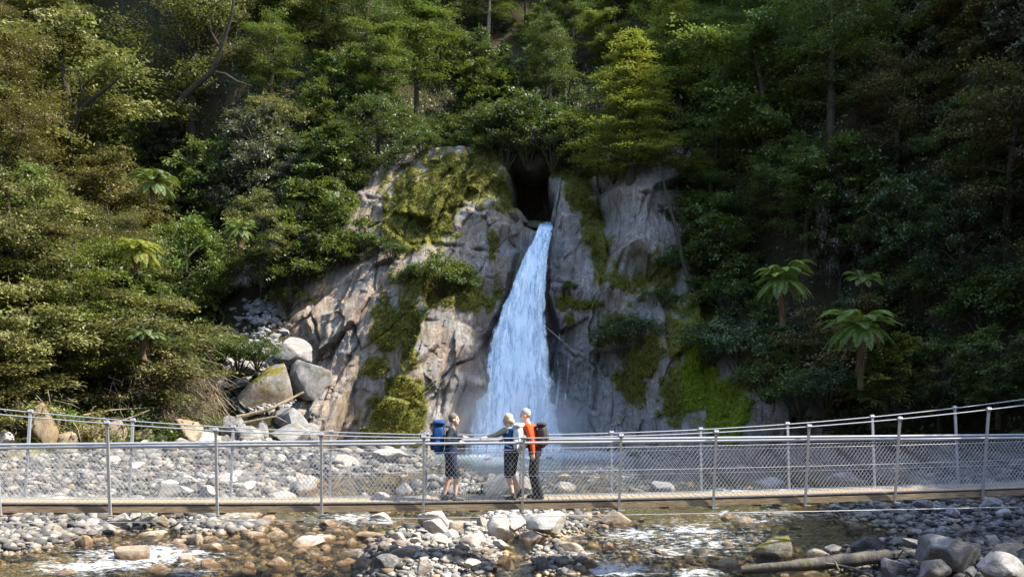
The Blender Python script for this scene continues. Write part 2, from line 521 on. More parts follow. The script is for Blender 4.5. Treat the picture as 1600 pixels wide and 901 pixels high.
MOSS_L = [(650, 330, 42, 60, 1), (745, 270, 48, 42, 1), (700, 285, 40, 50, .9), (620, 345, 30, 40, .9), (690, 330, 30, 60, .8), (640, 375, 50, 16, .9), (690, 440, 60, 30, 1), (735, 470, 45, 22, 1), (605, 520, 22, 60, .9), (640, 490, 26, 45, .9), (585, 572, 26, 18, 1), (640, 545, 16, 34, 1),
          (622, 605, 26, 20, 1), (610, 655, 42, 34, 1.1), (640, 620, 24, 28, .9), (655, 655, 14, 30, .9), (560, 560, 12, 30, .5), (770, 380, 12, 30, .8), (675, 475, 25, 14, .7), (790, 300, 12, 35, .9)]
MOSS_R = [(905, 290, 22, 40, 1), (925, 345, 18, 40, 1), (938, 400, 14, 45, .9), (900, 262, 40, 22, 1), (880, 470, 12, 10, .9), (905, 475, 40, 8, 1), (965, 510, 28, 32, 1), (1010, 555, 34, 40, .9), (990, 600, 26, 40, .8), (1050, 620, 34, 40, .8), (1092, 570, 24, 62, 1.4), (1132, 640, 26, 42, 1.4),
          (1000, 440, 40, 22, .7), (1035, 440, 24, 50, .7), (1060, 520, 26, 60, .8), (960, 430, 10, 40, .6), (890, 500, 10, 10, .6), (1100, 480, 30, 40, .8), (1160, 600, 26, 40, .6), (1200, 560, 40, 40, .6)]
CRACKS = [  # joint lines of the rock, photo pixels, depth
    [(735, 545), (690, 600), (655, 625)], [(770, 520), (735, 545)], [(722, 545), (700, 600), (690, 650)], [(600, 350), (640, 380), (720, 385)], [(575, 310), (600, 315)], [(640, 270), (640, 340), (620, 400)],
    [(720, 250), (690, 330), (655, 390)], [(760, 330), (720, 320), (700, 330)], [(740, 390), (780, 395)], [(560, 420), (520, 520), (480, 640)], [(590, 470), (545, 560), (500, 640)], [(630, 540), (600, 590), (560, 660)],
    [(880, 340), (870, 420), (862, 500)], [(905, 380), (885, 450), (880, 520)], [(940, 440), (938, 540), (930, 640)], [(900, 625), (930, 640)], [(968, 300), (950, 390), (938, 450)], [(1010, 300), (985, 370), (965, 420)], [(880, 545), (930, 570)], [(1000, 300), (1040, 305)], [(860, 440), (900, 450)]]

def cliff(x0, x1, z0, z1, step, ang, seed, moss, mats, name, label):
    xs, zs = np.arange(x0, x1, step), np.arange(z0, z1, step)
    X, Z, fc = grid(xs, zs)
    Yd = np.zeros(len(X))
    for s in range(0, len(X), 20000):
        e = min(s + 20000, len(X))
        d2 = np.sqrt((X[s:e, None] - CP[None, :, 0]) ** 2 + (Z[s:e, None] - CP[None, :, 2]) ** 2)
        Yd[s:e] = d2 @ CW[:-3] + CW[-3] + CW[-2] * X[s:e] + CW[-1] * Z[s:e]
    p = np.stack([X, Z, np.full(len(X), seed * 3.1)], -1)
    wu = X + fbm(p * 0.5, 3) * 0.35; ww = Z + fbm(p * 0.5 + 31, 3) * 0.35
    d1, e1 = slabs(wu, ww, 2.3, seed, 2.9, ang, 0.17, 0.17)
    d2, e2 = slabs(wu, ww, 0.85, seed + 10, 2.6, ang + 0.12, 0.17, 0.035)
    d3, e3 = slabs(X, Z, 0.28, seed + 20, 1.8, ang - 0.2, 0.18, 0.01)
    ca, sa = math.cos(ang), math.sin(ang)
    pr = np.stack([(X * ca + Z * sa) * 0.22, -X * sa + Z * ca, np.full(len(X), 2.0)], -1)
    ridge = 1 - np.abs(fbm(pr * 1.7, 4))
    rough = np.where(np.abs(fbm(p * 0.28 + 9, 2)) > 0, 0.55 + 0.9 * sstep(-0.25, 0.35, fbm(p * 0.28 + 9, 2)), 1)
    Yo = Yd + d1 * 1.5 + d2 * 1.15 * rough ** 2 + d3 * 0.7 * rough ** 2 - (ridge - 0.75) * 0.10 + fbm(p * 0.4, 2) * 0.30 + fbm(p * 3, 4) * 0.035 * rough
    Yo += 0.42 * np.exp(-(e1 / 0.055) ** 2) * sstep(-.3, .3, fbm(p * .7 + 60, 2)) + 0.15 * np.exp(-(e2 / 0.045) ** 2) * sstep(-.1, .4, fbm(p * .8 + 50, 3))
    sx = CX + X * F / Yd; sy = CY - (Z - CZ) * F / Yd
    wob = fbm(p * 1.4 + 3, 3) * 7
    for ln in CRACKS:
        for (ax, ay), (bx, by) in zip(ln[:-1], ln[1:]):
            t = np.clip(((sx + wob - ax) * (bx - ax) + (sy - ay) * (by - ay)) / ((bx - ax) ** 2 + (by - ay) ** 2), 0, 1)
            dist = np.hypot(sx + wob - ax - t * (bx - ax), sy - ay - t * (by - ay))
            Yo += 0.26 * np.exp(-(dist / 2.2) ** 2) * (.55 + .45 * np.sin(dist * 0 + sx * .13 + sy * .11)) - 0.12 * np.exp(-((dist - 7) / 5) ** 2)
    wx = sx + fbm(p * 0.9 + 40, 5, .6) * 17
    lft = np.interp(sy, [190, 230, 262, 300, 330, 352, 362], [770, 782, 792, 797, 806, 824, 850])
    rgt = np.interp(sy, [190, 240, 270, 300, 330, 352, 362], [850, 858, 856, 858, 864, 866, 850])
    slot = sstep(-1, 5, wx - lft) * sstep(-1, 5, rgt - wx) * sstep(362, 352, sy)     # the dark cleft the stream comes out of
    Yo += slot * 7.5
    mm = np.zeros(len(X))
    for (bx, by, rx, ry, a) in moss:
        mm = np.maximum(mm, a * np.exp(-(((sx - bx) / rx) ** 2 + ((sy - by) / ry) ** 2) * 0.8))
    q_ = Yo.reshape(len(zs), len(xs))
    for _ in range(1):                                                        # ease the steps between slabs
        e_ = np.pad(q_, 1, mode='edge')
        q_ = (e_[1:-1, 1:-1] * 5 + e_[:-2, 1:-1] + e_[2:, 1:-1] + e_[1:-1, :-2] + e_[1:-1, 2:]) / 9
    b_ = q_
    for _ in range(5):
        e_ = np.pad(b_, 1, mode='edge')
        b_ = (e_[1:-1, 1:-1] * 2 + e_[:-2, 1:-1] + e_[2:, 1:-1] + e_[1:-1, :-2] + e_[1:-1, 2:]) / 6
    g_ = np.hypot(*np.gradient(b_, step))
    k_ = sstep(1.3, 2.4, g_)                                                  # very steep flanks are eased more
    Yo = (q_ * (1 - k_) + b_ * k_).ravel()
    gz = np.gradient(Yo.reshape(len(zs), len(xs)), step, axis=0).ravel()      # ledges lean back: moss holds there
    mm = mm * .92 + 0.30 * fbm(p * 0.9 + 7, 4) + 0.46 * fbm(p * 2.6, 5, .6) + 0.06 * np.clip(gz, -1, 2)
    mm = mm * sstep(0.12, 0.2, mm) * (1 - slot)
    pad = sstep(0.38, 0.62, mm)
    Yo -= pad * (0.10 + 0.10 * fbm(p * 5, 3))
    bright = np.exp(-(((sx - 1095) / 34) ** 2 + ((sy - 575) / 70) ** 2)) + np.exp(-(((sx - 1133) / 34) ** 2 + ((sy - 640) / 48) ** 2))
    wet = np.exp(-((sx - (850 - (sy - 355) * 0.12)) / (62 + (sy - 355) * 0.10)) ** 2) * sstep(330, 380, sy)
    me = mesh_np(name, np.stack([X, Yo, Z], -1), fc, mats, True, {"moss": ('POINT', mm), "wet": ('POINT', wet), "bright": ('POINT', bright), "slab": ('POINT', d2 * 3)})
    me.set_sharp_from_angle(angle=math.radians(26))
    o = tag(link(name, me), label, kind="structure")
    keep = np.where(pad > 0.6)[0]
    return o, np.stack([X, Yo, Z], -1)[keep], bright[keep]

def mat_cliff(name, rot, warm):
    m = N(name)
    co = m.coord("Object", (1, 1, 1), (0, 0, 0))
    st = m.coord("Object", (2.6, 0.8, 0.35), rot)
    f1 = m.noise(co, 0.55, 7, 0.62, 0.4)
    f2 = m.noise(co, 5.0, 8, 0.72)
    f3 = m.noise(st, 1.6, 7, 0.65, 0.6)
    c = m.ramp(f3, [(0.26, (0.095, 0.084, 0.072)), (0.42, (0.20, 0.182, 0.16)), (0.6, (0.30, 0.278, 0.248)), (0.76, (0.43, 0.405, 0.365))])
    c = m.mix(m.math('MULTIPLY', m.ramp(f1, [(0.38, 0.0), (0.56, 1.0)]), warm), c, m.ramp(f3, [(0.3, (0.10, 0.066, 0.04)), (0.65, (0.32, 0.24, 0.165))]))
    c = m.mix(m.ramp(f2, [(0.34, 0.6), (0.48, 0.0)]), c, (0.06, 0.056, 0.05))
    c = m.mix(m.ramp(m.noise(co, 17, 4, 0.7), [(0.60, 0.0), (0.72, 0.5)]), c, (0.45, 0.44, 0.42))
    vein = m.noise(m.coord("Object", (1, 1, 1.0), (0.3, 0.9, 0.2)), 0.75, 5, 0.55, 0.7)
    c = m.mix(m.ramp(vein, [(0.497, 0.0), (0.503, 0.8), (0.509, 0.0)]), c, (0.56, 0.55, 0.54))
    wet = m.math('MULTIPLY', m.attr("wet"), m.ramp(m.noise(st, 1.1, 4), [(0.30, 1.0), (0.66, 0.45)]), True)
    c = m.mix(wet, c, m.mix(1.0, c, (0.40, 0.42, 0.46), 'MULTIPLY'))
    # moss and lichen cushions
    mm = m.math('ADD', m.attr("moss"), m.math('MULTIPLY', m.math('SUBTRACT', f2, 0.5), 0.55))
    mk = m.ramp(mm, [(0.30, 0.0), (0.46, 1.0)])
    mcol = m.ramp(m.noise(co, 2.2, 6, 0.7), [(0.34, (0.038, 0.048, 0.009)), (0.5, (0.115, 0.112, 0.020)), (0.64, (0.20, 0.172, 0.032))])
    mcol = m.mix(m.attr("bright"), mcol, m.ramp(m.noise(co, 3.0, 5, 0.7), [(0.3, (0.09, 0.14, 0.012)), (0.7, (0.30, 0.37, 0.03))]))
    c = m.mix(mk, c, mcol)
    h = m.math('ADD', m.math('MULTIPLY', f2, 0.6), m.math('MULTIPLY', f3, 0.6))
    nr = m.bump(m.noise(co, 20, 6, 0.75), 0.8, 0.05, m.bump(h, 0.9, 0.16))
    m.principled(c, m.math('SUBTRACT', 0.9, m.math('MULTIPLY', wet, 0.45)), nr, spec=0.35)
    return m.m

L, MOSS_PL, BR_L = cliff(-21.5, -2.4, -1.0, 19.2, 0.052, math.radians(62), 3, MOSS_L, mat_cliff("cliff_rock_warm", (0, math.radians(-28), 0), 0.9),
                         "cliff_left", "pale grey rock buttress patched with moss beside the waterfall")
R, MOSS_PR, BR_R = cliff(-2.43, 13.8, -1.0, 19.2, 0.052, math.radians(80), 8, MOSS_R, mat_cliff("cliff_rock_cool", (0, math.radians(-10), 0), 0.35),
                         "cliff_right", "streaked grey rock wall with hanging moss beyond the waterfall")

# --- moss cushions: short upright blades over the moss patches
def blades(pts, nrm_y, n, ln, wd, mat, name, label, drop=0.3):
    idx = rng.integers(0, len(pts), n)
    c = pts[idx] + rng.normal(0, 0.05, (n, 3)) * np.array([1, .3, 1])
    d = np.stack([rng.normal(0, .5, n), -np.abs(rng.normal(nrm_y, .3, n)), rng.normal(-drop, .5, n)], -1)
    d /= np.linalg.norm(d, axis=1)[:, None]
    s = np.cross(d, rng.normal(0, 1, (n, 3))); s /= np.linalg.norm(s, axis=1)[:, None]
    L_ = (ln * (0.5 + rng.random(n)))[:, None]; W = (wd * (0.6 + 0.8 * rng.random(n)))[:, None]
    V = np.stack([c - s * W * .5, c + s * W * .5, c + d * L_], 1).reshape(-1, 3)
    me = mesh_np(name, V, np.arange(3 * n).reshape(-1, 3), mat, False, {"tint": ('FACE', rng.random(n))})
    return tag(link(name, me), label, "moss", kind="stuff")
MAT_MOSS = mat_leaf("moss_blades", [(0.048, 0.056, 0.010), (0.125, 0.115, 0.020), (0.215, 0.182, 0.036)], 0.25, 0.0, 0.3)
MAT_MOSS2 = mat_leaf("bright_moss_blades", [(0.09, 0.14, 0.012), (0.19, 0.25, 0.02), (0.34, 0.38, 0.04)], 0.25, 0.0, 0.3)
blades(MOSS_PL, 0.9, 34000, 0.13, 0.05, MAT_MOSS, "moss", "olive moss growing over the buttress left of the fall")
blades(MOSS_PR[BR_R < 0.4], 0.9, 26000, 0.16, 0.05, MAT_MOSS, "moss", "dark moss hanging on the rock wall right of the fall", 0.7)
blades(MOSS_PR[BR_R >= 0.4], 0.9, 16000, 0.15, 0.05, MAT_MOSS2, "moss", "bright yellow-green moss on the low rock right of the fall", 0.9)
# ------------------------------------------------------------------ water: river, waterfall, spray
FOAM = [  # photo x, photo y, radius px x, radius px y, strength: broken white water
    (230, 868, 110, 16, 1.25), (150, 885, 110, 10, 1.1), (120, 890, 90, 14, .8), (330, 845, 40, 10, .5), (555, 808, 55, 10, 1.0), (600, 815, 30, 8, .8), (520, 830, 50, 6, .4), (900, 812, 40, 14, 1.0), (875, 832, 60, 9, .8), (990, 835, 60, 16, .9), (960, 888, 90, 12, 1.1), (1040, 860, 50, 14, .8),
    (1080, 840, 170, 40, .62), (1200, 805, 120, 14, .6), (900, 800, 120, 14, .5), (560, 815, 140, 16, .45), (900, 880, 140, 24, .55), (200, 870, 200, 34, .5), (1000, 735, 260, 40, .5), (1090, 828, 60, 10, 1.0), (1110, 850, 70, 8, .8), (1190, 812, 70, 7, .7), (1220, 800, 60, 6, .6), (1090, 895, 50, 10, 1.0), (1130, 805, 40, 6, .6), (1000, 760, 80, 10, .5), (1150, 768, 90, 8, .7), (930, 740, 60, 10, .4), (690, 770, 60, 10, .3), (830, 760, 60, 8, .4), (1240, 760, 60, 6, .5),
    (800, 706, 80, 10, 1.3), (860, 700, 70, 8, 0.8), (400, 800, 40, 5, .2), (860, 880, 30, 10, .7), (1400, 790, 60, 5, .3), (480, 795, 30, 5, .4), (300, 895, 60, 8, .8), (700, 895, 30, 6, .3)]
X, Y, fc = grid(axis(-30, 26, -19, 13, 0.13, 1.5), axis(9, 54, 15, 34, 0.11, 0.3))
sx, sy = CX + X * F / Y, CY - (wz(Y) - CZ) * F / Y
fm = np.zeros(len(X))
for (bx, by, rx, ry, a) in FOAM:
    fm = np.maximum(fm, a * np.exp(-(((sx - bx) / rx) ** 2 + ((sy - by) / ry) ** 2)))
p = np.stack([X * 0.8, Y * 1.7, np.zeros(len(X))], -1)
rip = fbm(p * 1.4, 5, 0.6)
st = 1 - np.abs(fbm(p * 0.9 + 12, 4))
bedz = ground_z(X, Y)
shallow = sstep(0.42, 0.02, wz(Y) - bedz)
fm = fm + 0.28 * shallow * sstep(0.1, 0.5, rip) * (Y < 46)
Z = wz(Y) + rip * (0.030 + 0.12 * np.minimum(fm, 1)) + (st - 0.8) * 0.13 * np.minimum(fm, 1)
m = N("river_water")
co = m.coord("World", (1.0, 2.0, 1.0))
n1 = m.noise(co, 2.0, 6, 0.65, 0.5); n2 = m.noise(co, 9, 5, 0.7, 0.4)
h = m.math('ADD', n1, m.math('MULTIPLY', n2, 0.35))
nr = m.bump(h, 0.55, 0.10)
tb = m.n("BsdfTransparent"); m.set(tb.inputs[0], (0.98, 0.93, 0.76))
gl = m.n("BsdfGlossy"); gl.inputs["Roughness"].default_value = 0.06; m.set(gl.inputs["Normal"], nr)
deep = m.n("BsdfDiffuse"); m.set(deep.inputs[0], m.mix(m.attr("milk"), (0.035, 0.055, 0.045), (0.62, 0.76, 0.84)))
dm = m.n("MixShader"); m.set(dm.inputs[0], m.math("MAXIMUM", m.ramp(m.attr("deep"), [(0.0, 0.05), (1.0, 0.72)]), m.attr("milk")))
m.t.links.new(tb.outputs[0], dm.inputs[1]); m.t.links.new(deep.outputs[0], dm.inputs[2])
fr = m.n("Fresnel"); fr.inputs[0].default_value = 1.33; m.set(fr.inputs["Normal"], nr)
wm = m.n("MixShader"); m.set(wm.inputs[0], fr.outputs[0])
m.t.links.new(dm.outputs[0], wm.inputs[1]); m.t.links.new(gl.outputs[0], wm.inputs[2])
fstreak0 = m.noise(m.coord("World", (2, 2, 1)), 5, 6, 0.7, 0.6)
fo = m.n("BsdfDiffuse"); m.set(fo.inputs[0], m.ramp(n2, [(0.3, (0.42, 0.46, 0.48)), (0.65, (0.78, 0.80, 0.82))])); m.set(fo.inputs['Normal'], m.bump(fstreak0, 0.9, 0.12))
fstreak = m.noise(m.coord("World", (1.0, 2.2, 1), (0, 0, 0.12)), 3.6, 9, 0.78, 0.5)
fk = m.math('ADD', m.math('MULTIPLY', m.attr("foam"), 0.58), m.math('MULTIPLY', m.math('SUBTRACT', fstreak, 0.5), 2.6))
fk = m.ramp(fk, [(0.34, 0.0), (0.75, 0.92)])
fx = m.n("MixShader"); m.set(fx.inputs[0], fk)
m.t.links.new(wm.outputs[0], fx.inputs[1]); m.t.links.new(fo.outputs[0], fx.inputs[2])
m.t.links.new(fx.outputs[0], m.out.inputs[0])
me = mesh_np("river", np.stack([X, Y, Z], -1), fc, m.m, True, {"foam": ('POINT', fm), "milk": ('POINT', 0.95 * np.exp(-(((X + 0.5) / 9.0) ** 2 + ((Y - 49.5) / 7.0) ** 2))), "deep": ('POINT', sstep(0.25, 1.1, wz(Y) - bedz))})
tag(link("river", me), "clear shallow river with riffles and white water", kind="structure")

# waterfall: stacked ragged sheets of falling water, bulging towards the viewer
m = N("falling_water")
uv = m.coord("Object", (4.6, 1.2, 0.75))
s1 = m.noise(uv, 1.0, 7, 0.68, 0.5)
s2 = m.noise(m.coord("Object", (9, 3, 1.6)), 1.0, 6, 0.7, 0.6)
d = m.n("BsdfDiffuse"); m.set(d.inputs[0], m.mix(m.ramp(s1, [(0.35, 0.0), (0.65, 1.0)]), (0.42, 0.57, 0.68), (0.88, 0.94, 0.97)))
t = m.n("BsdfTranslucent"); m.set(t.inputs[0], (0.75, 0.85, 0.93))
a = m.n("MixShader"); a.inputs[0].default_value = 0.25
m.t.links.new(d.outputs[0], a.inputs[1]); m.t.links.new(t.outputs[0], a.inputs[2])
tr = m.n("BsdfTransparent")
al = m.math('ADD', m.attr("body"), m.math('MULTIPLY', m.math('SUBTRACT', m.math('ADD', m.math('MULTIPLY', s1, 0.6), m.math('MULTIPLY', s2, 0.4)), 0.5), 3.2))
al = m.ramp(al, [(0.22, 0.0), (0.75, 0.96)])
x = m.n("MixShader"); m.set(x.inputs[0], al)
m.t.links.new(tr.outputs[0], x.inputs[1]); m.t.links.new(a.outputs[0], x.inputs[2])
m.t.links.new(x.outputs[0], m.out.inputs[0])
MAT_FALL = m.m
FALL = [  # photo y, left x, right x, distance
    (346, 845, 866, 61.0), (350, 844, 866, 58.0), (354, 843, 865, 55.0), (359, 841, 864, 54.2), (368, 838, 861, 53.8), (400, 822, 854, 53.0), (440, 806, 850, 52.2), (480, 790, 848, 51.6), (520, 776, 848, 51.1), (560, 764, 852, 50.7), (600, 754, 855, 50.3), (640, 745, 859, 50.0), (680, 733, 866, 49.7), (712, 720, 876, 49.4)]
FA = np.array(FALL, float)
fall_root = empty("waterfall", tuple(P(795, 700, 49.8)))
tag(fall_root, "white waterfall plunging from a dark cleft between the rock walls into the pool", "waterfall")
def fall_sheet(k, shrink, dy, nu=70, nv=200, body=0.9):
    u = np.linspace(0, 1, nu); v = np.linspace(FA[0, 0], FA[-1, 0], nv)
    U, V = np.meshgrid(u, v); U = U.ravel(); V = V.ravel()
    lx, rx, D = (np.interp(V, FA[:, 0], FA[:, i]) for i in (1, 2, 3))
    mid, hw = (lx + rx) / 2, (rx - lx) / 2 * shrink
    pz = np.stack([U * 4, V * 0.012, np.full(len(U), k * 7.7)], -1)
    pf = np.stack([U * 14, V * 0.02, np.full(len(U), k * 3.3)], -1)
    t = U * 2 - 1
    sxx = mid + hw * t * (1 + 0.12 * fbm(np.stack([np.sign(t), V * 0.05, np.full(len(U), k * 1.7)], -1), 3)) + fbm(pz + 5, 3) * 3
    D = D - dy - 0.55 * np.sqrt(np.clip(1 - t * t, 0, 1)) * (hw * 2 * D / F) * 0.35 - 0.22 * fbm(pz, 4) - 0.13 * fbm(pf, 4) + 0.0
    pts = np.stack([(sxx - CX) * D / F, D, CZ + (CY - V) * D / F], -1)
    edge = 1 - np.abs(t) ** 2.2
    b = body * (0.25 + 0.95 * edge) - 0.35 * (1 - edge) - 0.25 * sstep(0.06, 0.0, (V - FA[0, 0]) / 360)
    i = np.arange((nu - 1) * (nv - 1)); q = (i // (nu - 1)) * nu + i % (nu - 1)
    me = mesh_np("water_sheet", pts - np.array(fall_root.location)[None], np.stack([q, q + 1, q + nu + 1, q + nu], -1), MAT_FALL, True, {"body": ('POINT', b)})
    return link("water_sheet", me, fall_root)
fall_sheet(0, 1.13, 0.0, body=2.6)
fall_sheet(1, 1.20, 0.35, body=1.3)
fall_sheet(2, 1.28, 0.65, body=0.7)
fall_sheet(3, 1.42, 0.25, body=0.22)
# thin side trickles down the right wall
mbt = []
for (x0, y0, x1, y1, D0, D1, wd) in [(874, 520, 868, 690, 51.0, 50.2, 5), (888, 560, 880, 690, 50.6, 50.0, 4), (762, 590, 742, 690, 49.6, 48.8, 7)]:
    nv = 60
    V = np.linspace(0, 1, nv)
    cxs = x0 + (x1 - x0) * V + fbm(np.stack([V * 5, V * 0 + x0, V * 0], -1), 3) * 3
    pts = []
    for sgn in (-1, 0, 1):
        D = D0 + (D1 - D0) * V - 0.5 - (0.12 if sgn == 0 else 0)
        pts.append(np.stack([(cxs + sgn * wd * (0.5 + V) - CX) * D / F, D, CZ + (CY - (y0 + (y1 - y0) * V)) * D / F], -1))
    V3 = np.stack(pts, 1).reshape(-1, 3)
    i = np.arange((nv - 1) * 2); q = (i // 2) * 3 + i % 2
    b = np.tile([-0.3, 0.35, -0.3], nv)
    me = mesh_np("trickle", V3 - np.array(fall_root.location)[None], np.stack([q, q + 1, q + 4, q + 3], -1), MAT_FALL, True, {"body": ('POINT', b)})
    link("trickle", me, fall_root)

# spray drifting round the foot of the fall
m = N("spray")
vp = m.n("VolumePrincipled")
vp.inputs["Color"].default_value = (0.93, 0.96, 1.0, 1)
vp.inputs["Anisotropy"].default_value = 0.1
g = m.n("TexCoord")
gr = m.n("TexGradient", gradient_type='SPHERICAL')
mp = m.n("Mapping"); m.set(mp.inputs[0], g.outputs["Object"])
m.set(gr.inputs[0], mp.outputs[0])
den = m.math('MULTIPLY', m.math('POWER', gr.outputs[0], 1.6), m.ramp(m.noise(m.coord("World"), 0.7, 4, 0.6), [(0.35, 0.1), (0.7, 1.0)]))
m.set(vp.inputs["Density"], m.math('MULTIPLY', den, 1.25))
m.t.links.new(vp.outputs[0], m.out.inputs["Volume"])
bm = bmesh.new(); bmesh.ops.create_icosphere(bm, subdivisions=3, radius=1.0)
me = bpy.data.meshes.new("spray"); bm.to_mesh(me); bm.free(); me.materials.append(m.m)
sp = link("spray", me, None, P(815, 672, 48.6), None, (5.2, 2.8, 3.8))
tag(sp, "pale spray drifting round the foot of the waterfall", "spray", kind="stuff")

# ------------------------------------------------------------------ stones
def rock_mesh(name, seed, sub, mat, cuts=9, rough=0.10, boxy=0.5, sharp=32):
    r = np.random.default_rng(seed)
    bm = bmesh.new()
    bmesh.ops.create_icosphere(bm, subdivisions=sub, radius=1.0)
    V = np.array([v.co[:] for v in bm.verts])
    q = np.sign(V) * np.abs(V) ** (1 - 0.35 * boxy)
    V = q / np.abs(q).max() * 1.0
    for _ in range(cuts):
        nn = r.normal(0, 1, 3); nn /= np.linalg.norm(nn)
        off = r.uniform(0.46, 0.82)
        dd = V @ nn - off
        V = V - np.where(dd > 0, dd * 0.93, 0)[:, None] * nn[None]
    o = r.uniform(0, 99, 3)
    V = V * (1 + rough * fbm(V * 1.6 + o, 4)[:, None] + rough * 0.35 * fbm(V * 6 + o, 3)[:, None])
    lo, hi = V.min(0), V.max(0)
    V = (V - (lo + hi) / 2) / ((hi - lo) / 2)
    for v, c in zip(bm.verts, V): v.co = c
    me = bpy.data.meshes.new(name)
    bm.to_mesh(me); bm.free()
    me.materials.append(mat)
    me.polygons.foreach_set("use_smooth", [True] * len(me.polygons))
    me.set_sharp_from_angle(angle=math.radians(sharp))
    return me
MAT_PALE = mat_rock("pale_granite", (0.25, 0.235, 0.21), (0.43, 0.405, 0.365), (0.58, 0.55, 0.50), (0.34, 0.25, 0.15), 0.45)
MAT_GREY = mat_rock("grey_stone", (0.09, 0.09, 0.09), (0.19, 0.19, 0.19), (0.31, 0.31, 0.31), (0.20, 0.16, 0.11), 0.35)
MAT_BROWN = mat_rock("brown_wet_stone", (0.12, 0.095, 0.068), (0.25, 0.205, 0.15), (0.37, 0.315, 0.24), (0.25, 0.165, 0.085), 0.5)
MAT_MOSSY = mat_rock("mossy_stone", (0.09, 0.085, 0.075), (0.20, 0.19, 0.17), (0.32, 0.30, 0.27), (0.17, 0.11, 0.05), 0.5, True, 1.0)
MATS = {"p": MAT_PALE, "g": MAT_GREY, "b": MAT_BROWN, "m": MAT_MOSSY}
RK = {k: [rock_mesh("boulder_" + k, 100 + 13 * i + ord(k), 4, mt, 14 + i % 5, 0.06, 0.3 + 0.1 * (i % 5)) for i in range(6)] for k, mt in MATS.items()}
RS = {k: [rock_mesh("cobble_" + k, 400 + 13 * i + ord(k), 3, mt, 10 + i % 5, 0.06, 0.2 + 0.1 * (i % 4), 38) for i in range(6)] for k, mt in MATS.items()}

def boulder(x0, x1, y0, y1, kind, label, Y=None, tilt=0.12, depth=0.8, sink=0.22, group=None, name="boulder", cat="boulder", mi=None, rz=None):
    """a boulder that fills the photo box x0..x1, y0..y1"""
    cx = (x0 + x1) / 2
    if Y is None:
        g0 = G(cx, y1, 0.05); Y = g0.y
        for _ in range(3):
            dz = max(float(ground_z((cx - CX) * Y / F, Y)[0]) - float(wz(Y)), -0.12)
            Y = G(cx, y1, dz).y
    w, h = (x1 - x0) * Y / F, (y1 - y0) * Y / F
    D = w * depth
    Y += D * 0.35
    w, h = (x1 - x0) * Y / F, (y1 - y0) * Y / F
    top, bot = P(cx, y0, Y), P(cx, y1, Y)
    hh = h * (1 + sink)
    me = RK[kind][random.randrange(6) if mi is None else mi]
    o = link(name, me, None, (top.x, Y, top.z - hh / 2), (random.uniform(-tilt, tilt), random.uniform(-tilt, tilt), random.uniform(-0.5, 0.5) if rz is None else rz), (w / 2, D / 2, hh / 2))
    ROCKS.append((o.location.x, o.location.y, max(w, D) / 2))
    return tag(o, label, cat, group)
ROCKS = []
rf = link("added_cleft_roof", rock_mesh("added_cleft_roof", 77, 5, MAT_MOSSY, 12, .12, .6), None, (-2.9, 63.8, 19.7), (0.03, 0.08, 0.1), (4.6, 6.9, 1.7))  # added slab over the open cleft, blocks sky light so the inside goes dark
tag(rf, "added rock slab shutting daylight out of the cleft above the waterfall", kind="structure")
B = boulder
for (x, y, Y, sc, lb) in [(806, 338, 56.6, (.8, .9, .6), "dark chockstone jammed low in the left side of the cleft"), (836, 352, 58.5, (.9, .8, .35), "wet stone in the stream bed inside the cleft")]:
    tag(link("boulder", RK['m'][int(x) % 6], None, P(x, y, Y), (.3, .2, x), sc), lb, "boulder")
# stones heaped on the shoal under the bridge
B(653, 703, 795, 829, 'p', "large pale boulder at the back of the shoal under the left hiker")
B(660, 701, 808, 838, 'p', "rounded pale boulder heading the heap of stones below the left hiker")
B(760, 805, 803, 848, 'p', "tall pale split boulder, highest of the shoal under the middle hiker")
B(610, 658, 851, 874, 'p', "long white flat boulder lying across the shoal's near left")
B(583, 624, 862, 888, 'g', "grey angular boulder below the long white flat boulder")
B(810, 858, 829, 856, 'b', "tan wedge boulder at the right edge of the shoal")
B(818, 881, 796, 828, 'p', "broad flat-topped boulder under the deck below the hiker in orange", mi=2)
B(790, 822, 803, 828, 'p', "white block squeezed between the tall split boulder and the broad one")
B(720, 754, 831, 853, 'p', "pale cube-shaped boulder in the middle of the shoal")
B(766, 798, 842, 859, 'p', "low pale boulder at the foot of the tall split boulder")
B(700, 724, 812, 832, 'b', "small tan boulder in the gap behind the cube-shaped one")
B(690, 716, 826, 842, 'p', "small cream boulder left of the cube-shaped one")
B(742, 762, 806, 826, 'b', "brown block against the left side of the tall split boulder")
B(773, 798, 866, 888, 'b', "upright brown stone at the shoal's near right edge")
B(650, 678, 869, 893, 'p', "rounded white boulder at the near end of the shoal")
B(609, 634, 829, 850, 'p', "pale upright stone on the shoal's left margin")
B(557, 601, 829, 848, 'b', "flat tan boulder in the water left of the shoal")
B(533, 558, 826, 842, 'b', "small tan boulder beside the flat tan one")
B(527, 584, 856, 874, 'g', "dark slab tilted out of the shallow water left of the shoal")
B(578, 611, 799, 819, 'p', "tan boulder standing in the white riffle behind the shoal")
B(640, 662, 838, 852, 'p', "small white stone behind the long flat boulder")
B(700, 726, 855, 870, 'p', "white stone among the small gravel in the middle of the shoal")
B(725, 752, 872, 884, 'p', "flat pale stone near the upright brown one")
B(674, 700, 838, 852, 'p', "pale stone below the rounded heap")
B(800, 818, 868, 884, 'b', "small wet brown stone beside the upright brown one")
B(937, 985, 795, 826, 'b', "big brown boulder in the white water under the deck")
B(912, 940, 797, 812, 'b', "low wet brown stone upstream of the big brown boulder")
B(897, 944, 872, 894, 'b', "round orange-brown wet boulder in the near rapid")
B(872, 912, 846, 864, 'b', "low brown boulder with water breaking on it")
B(836, 862, 868, 892, 'g', "wet grey stone with water spilling over it in the near rapid")
B(843, 868, 800, 818, 'p', "pale stone on the far side of the broad flat-topped boulder")
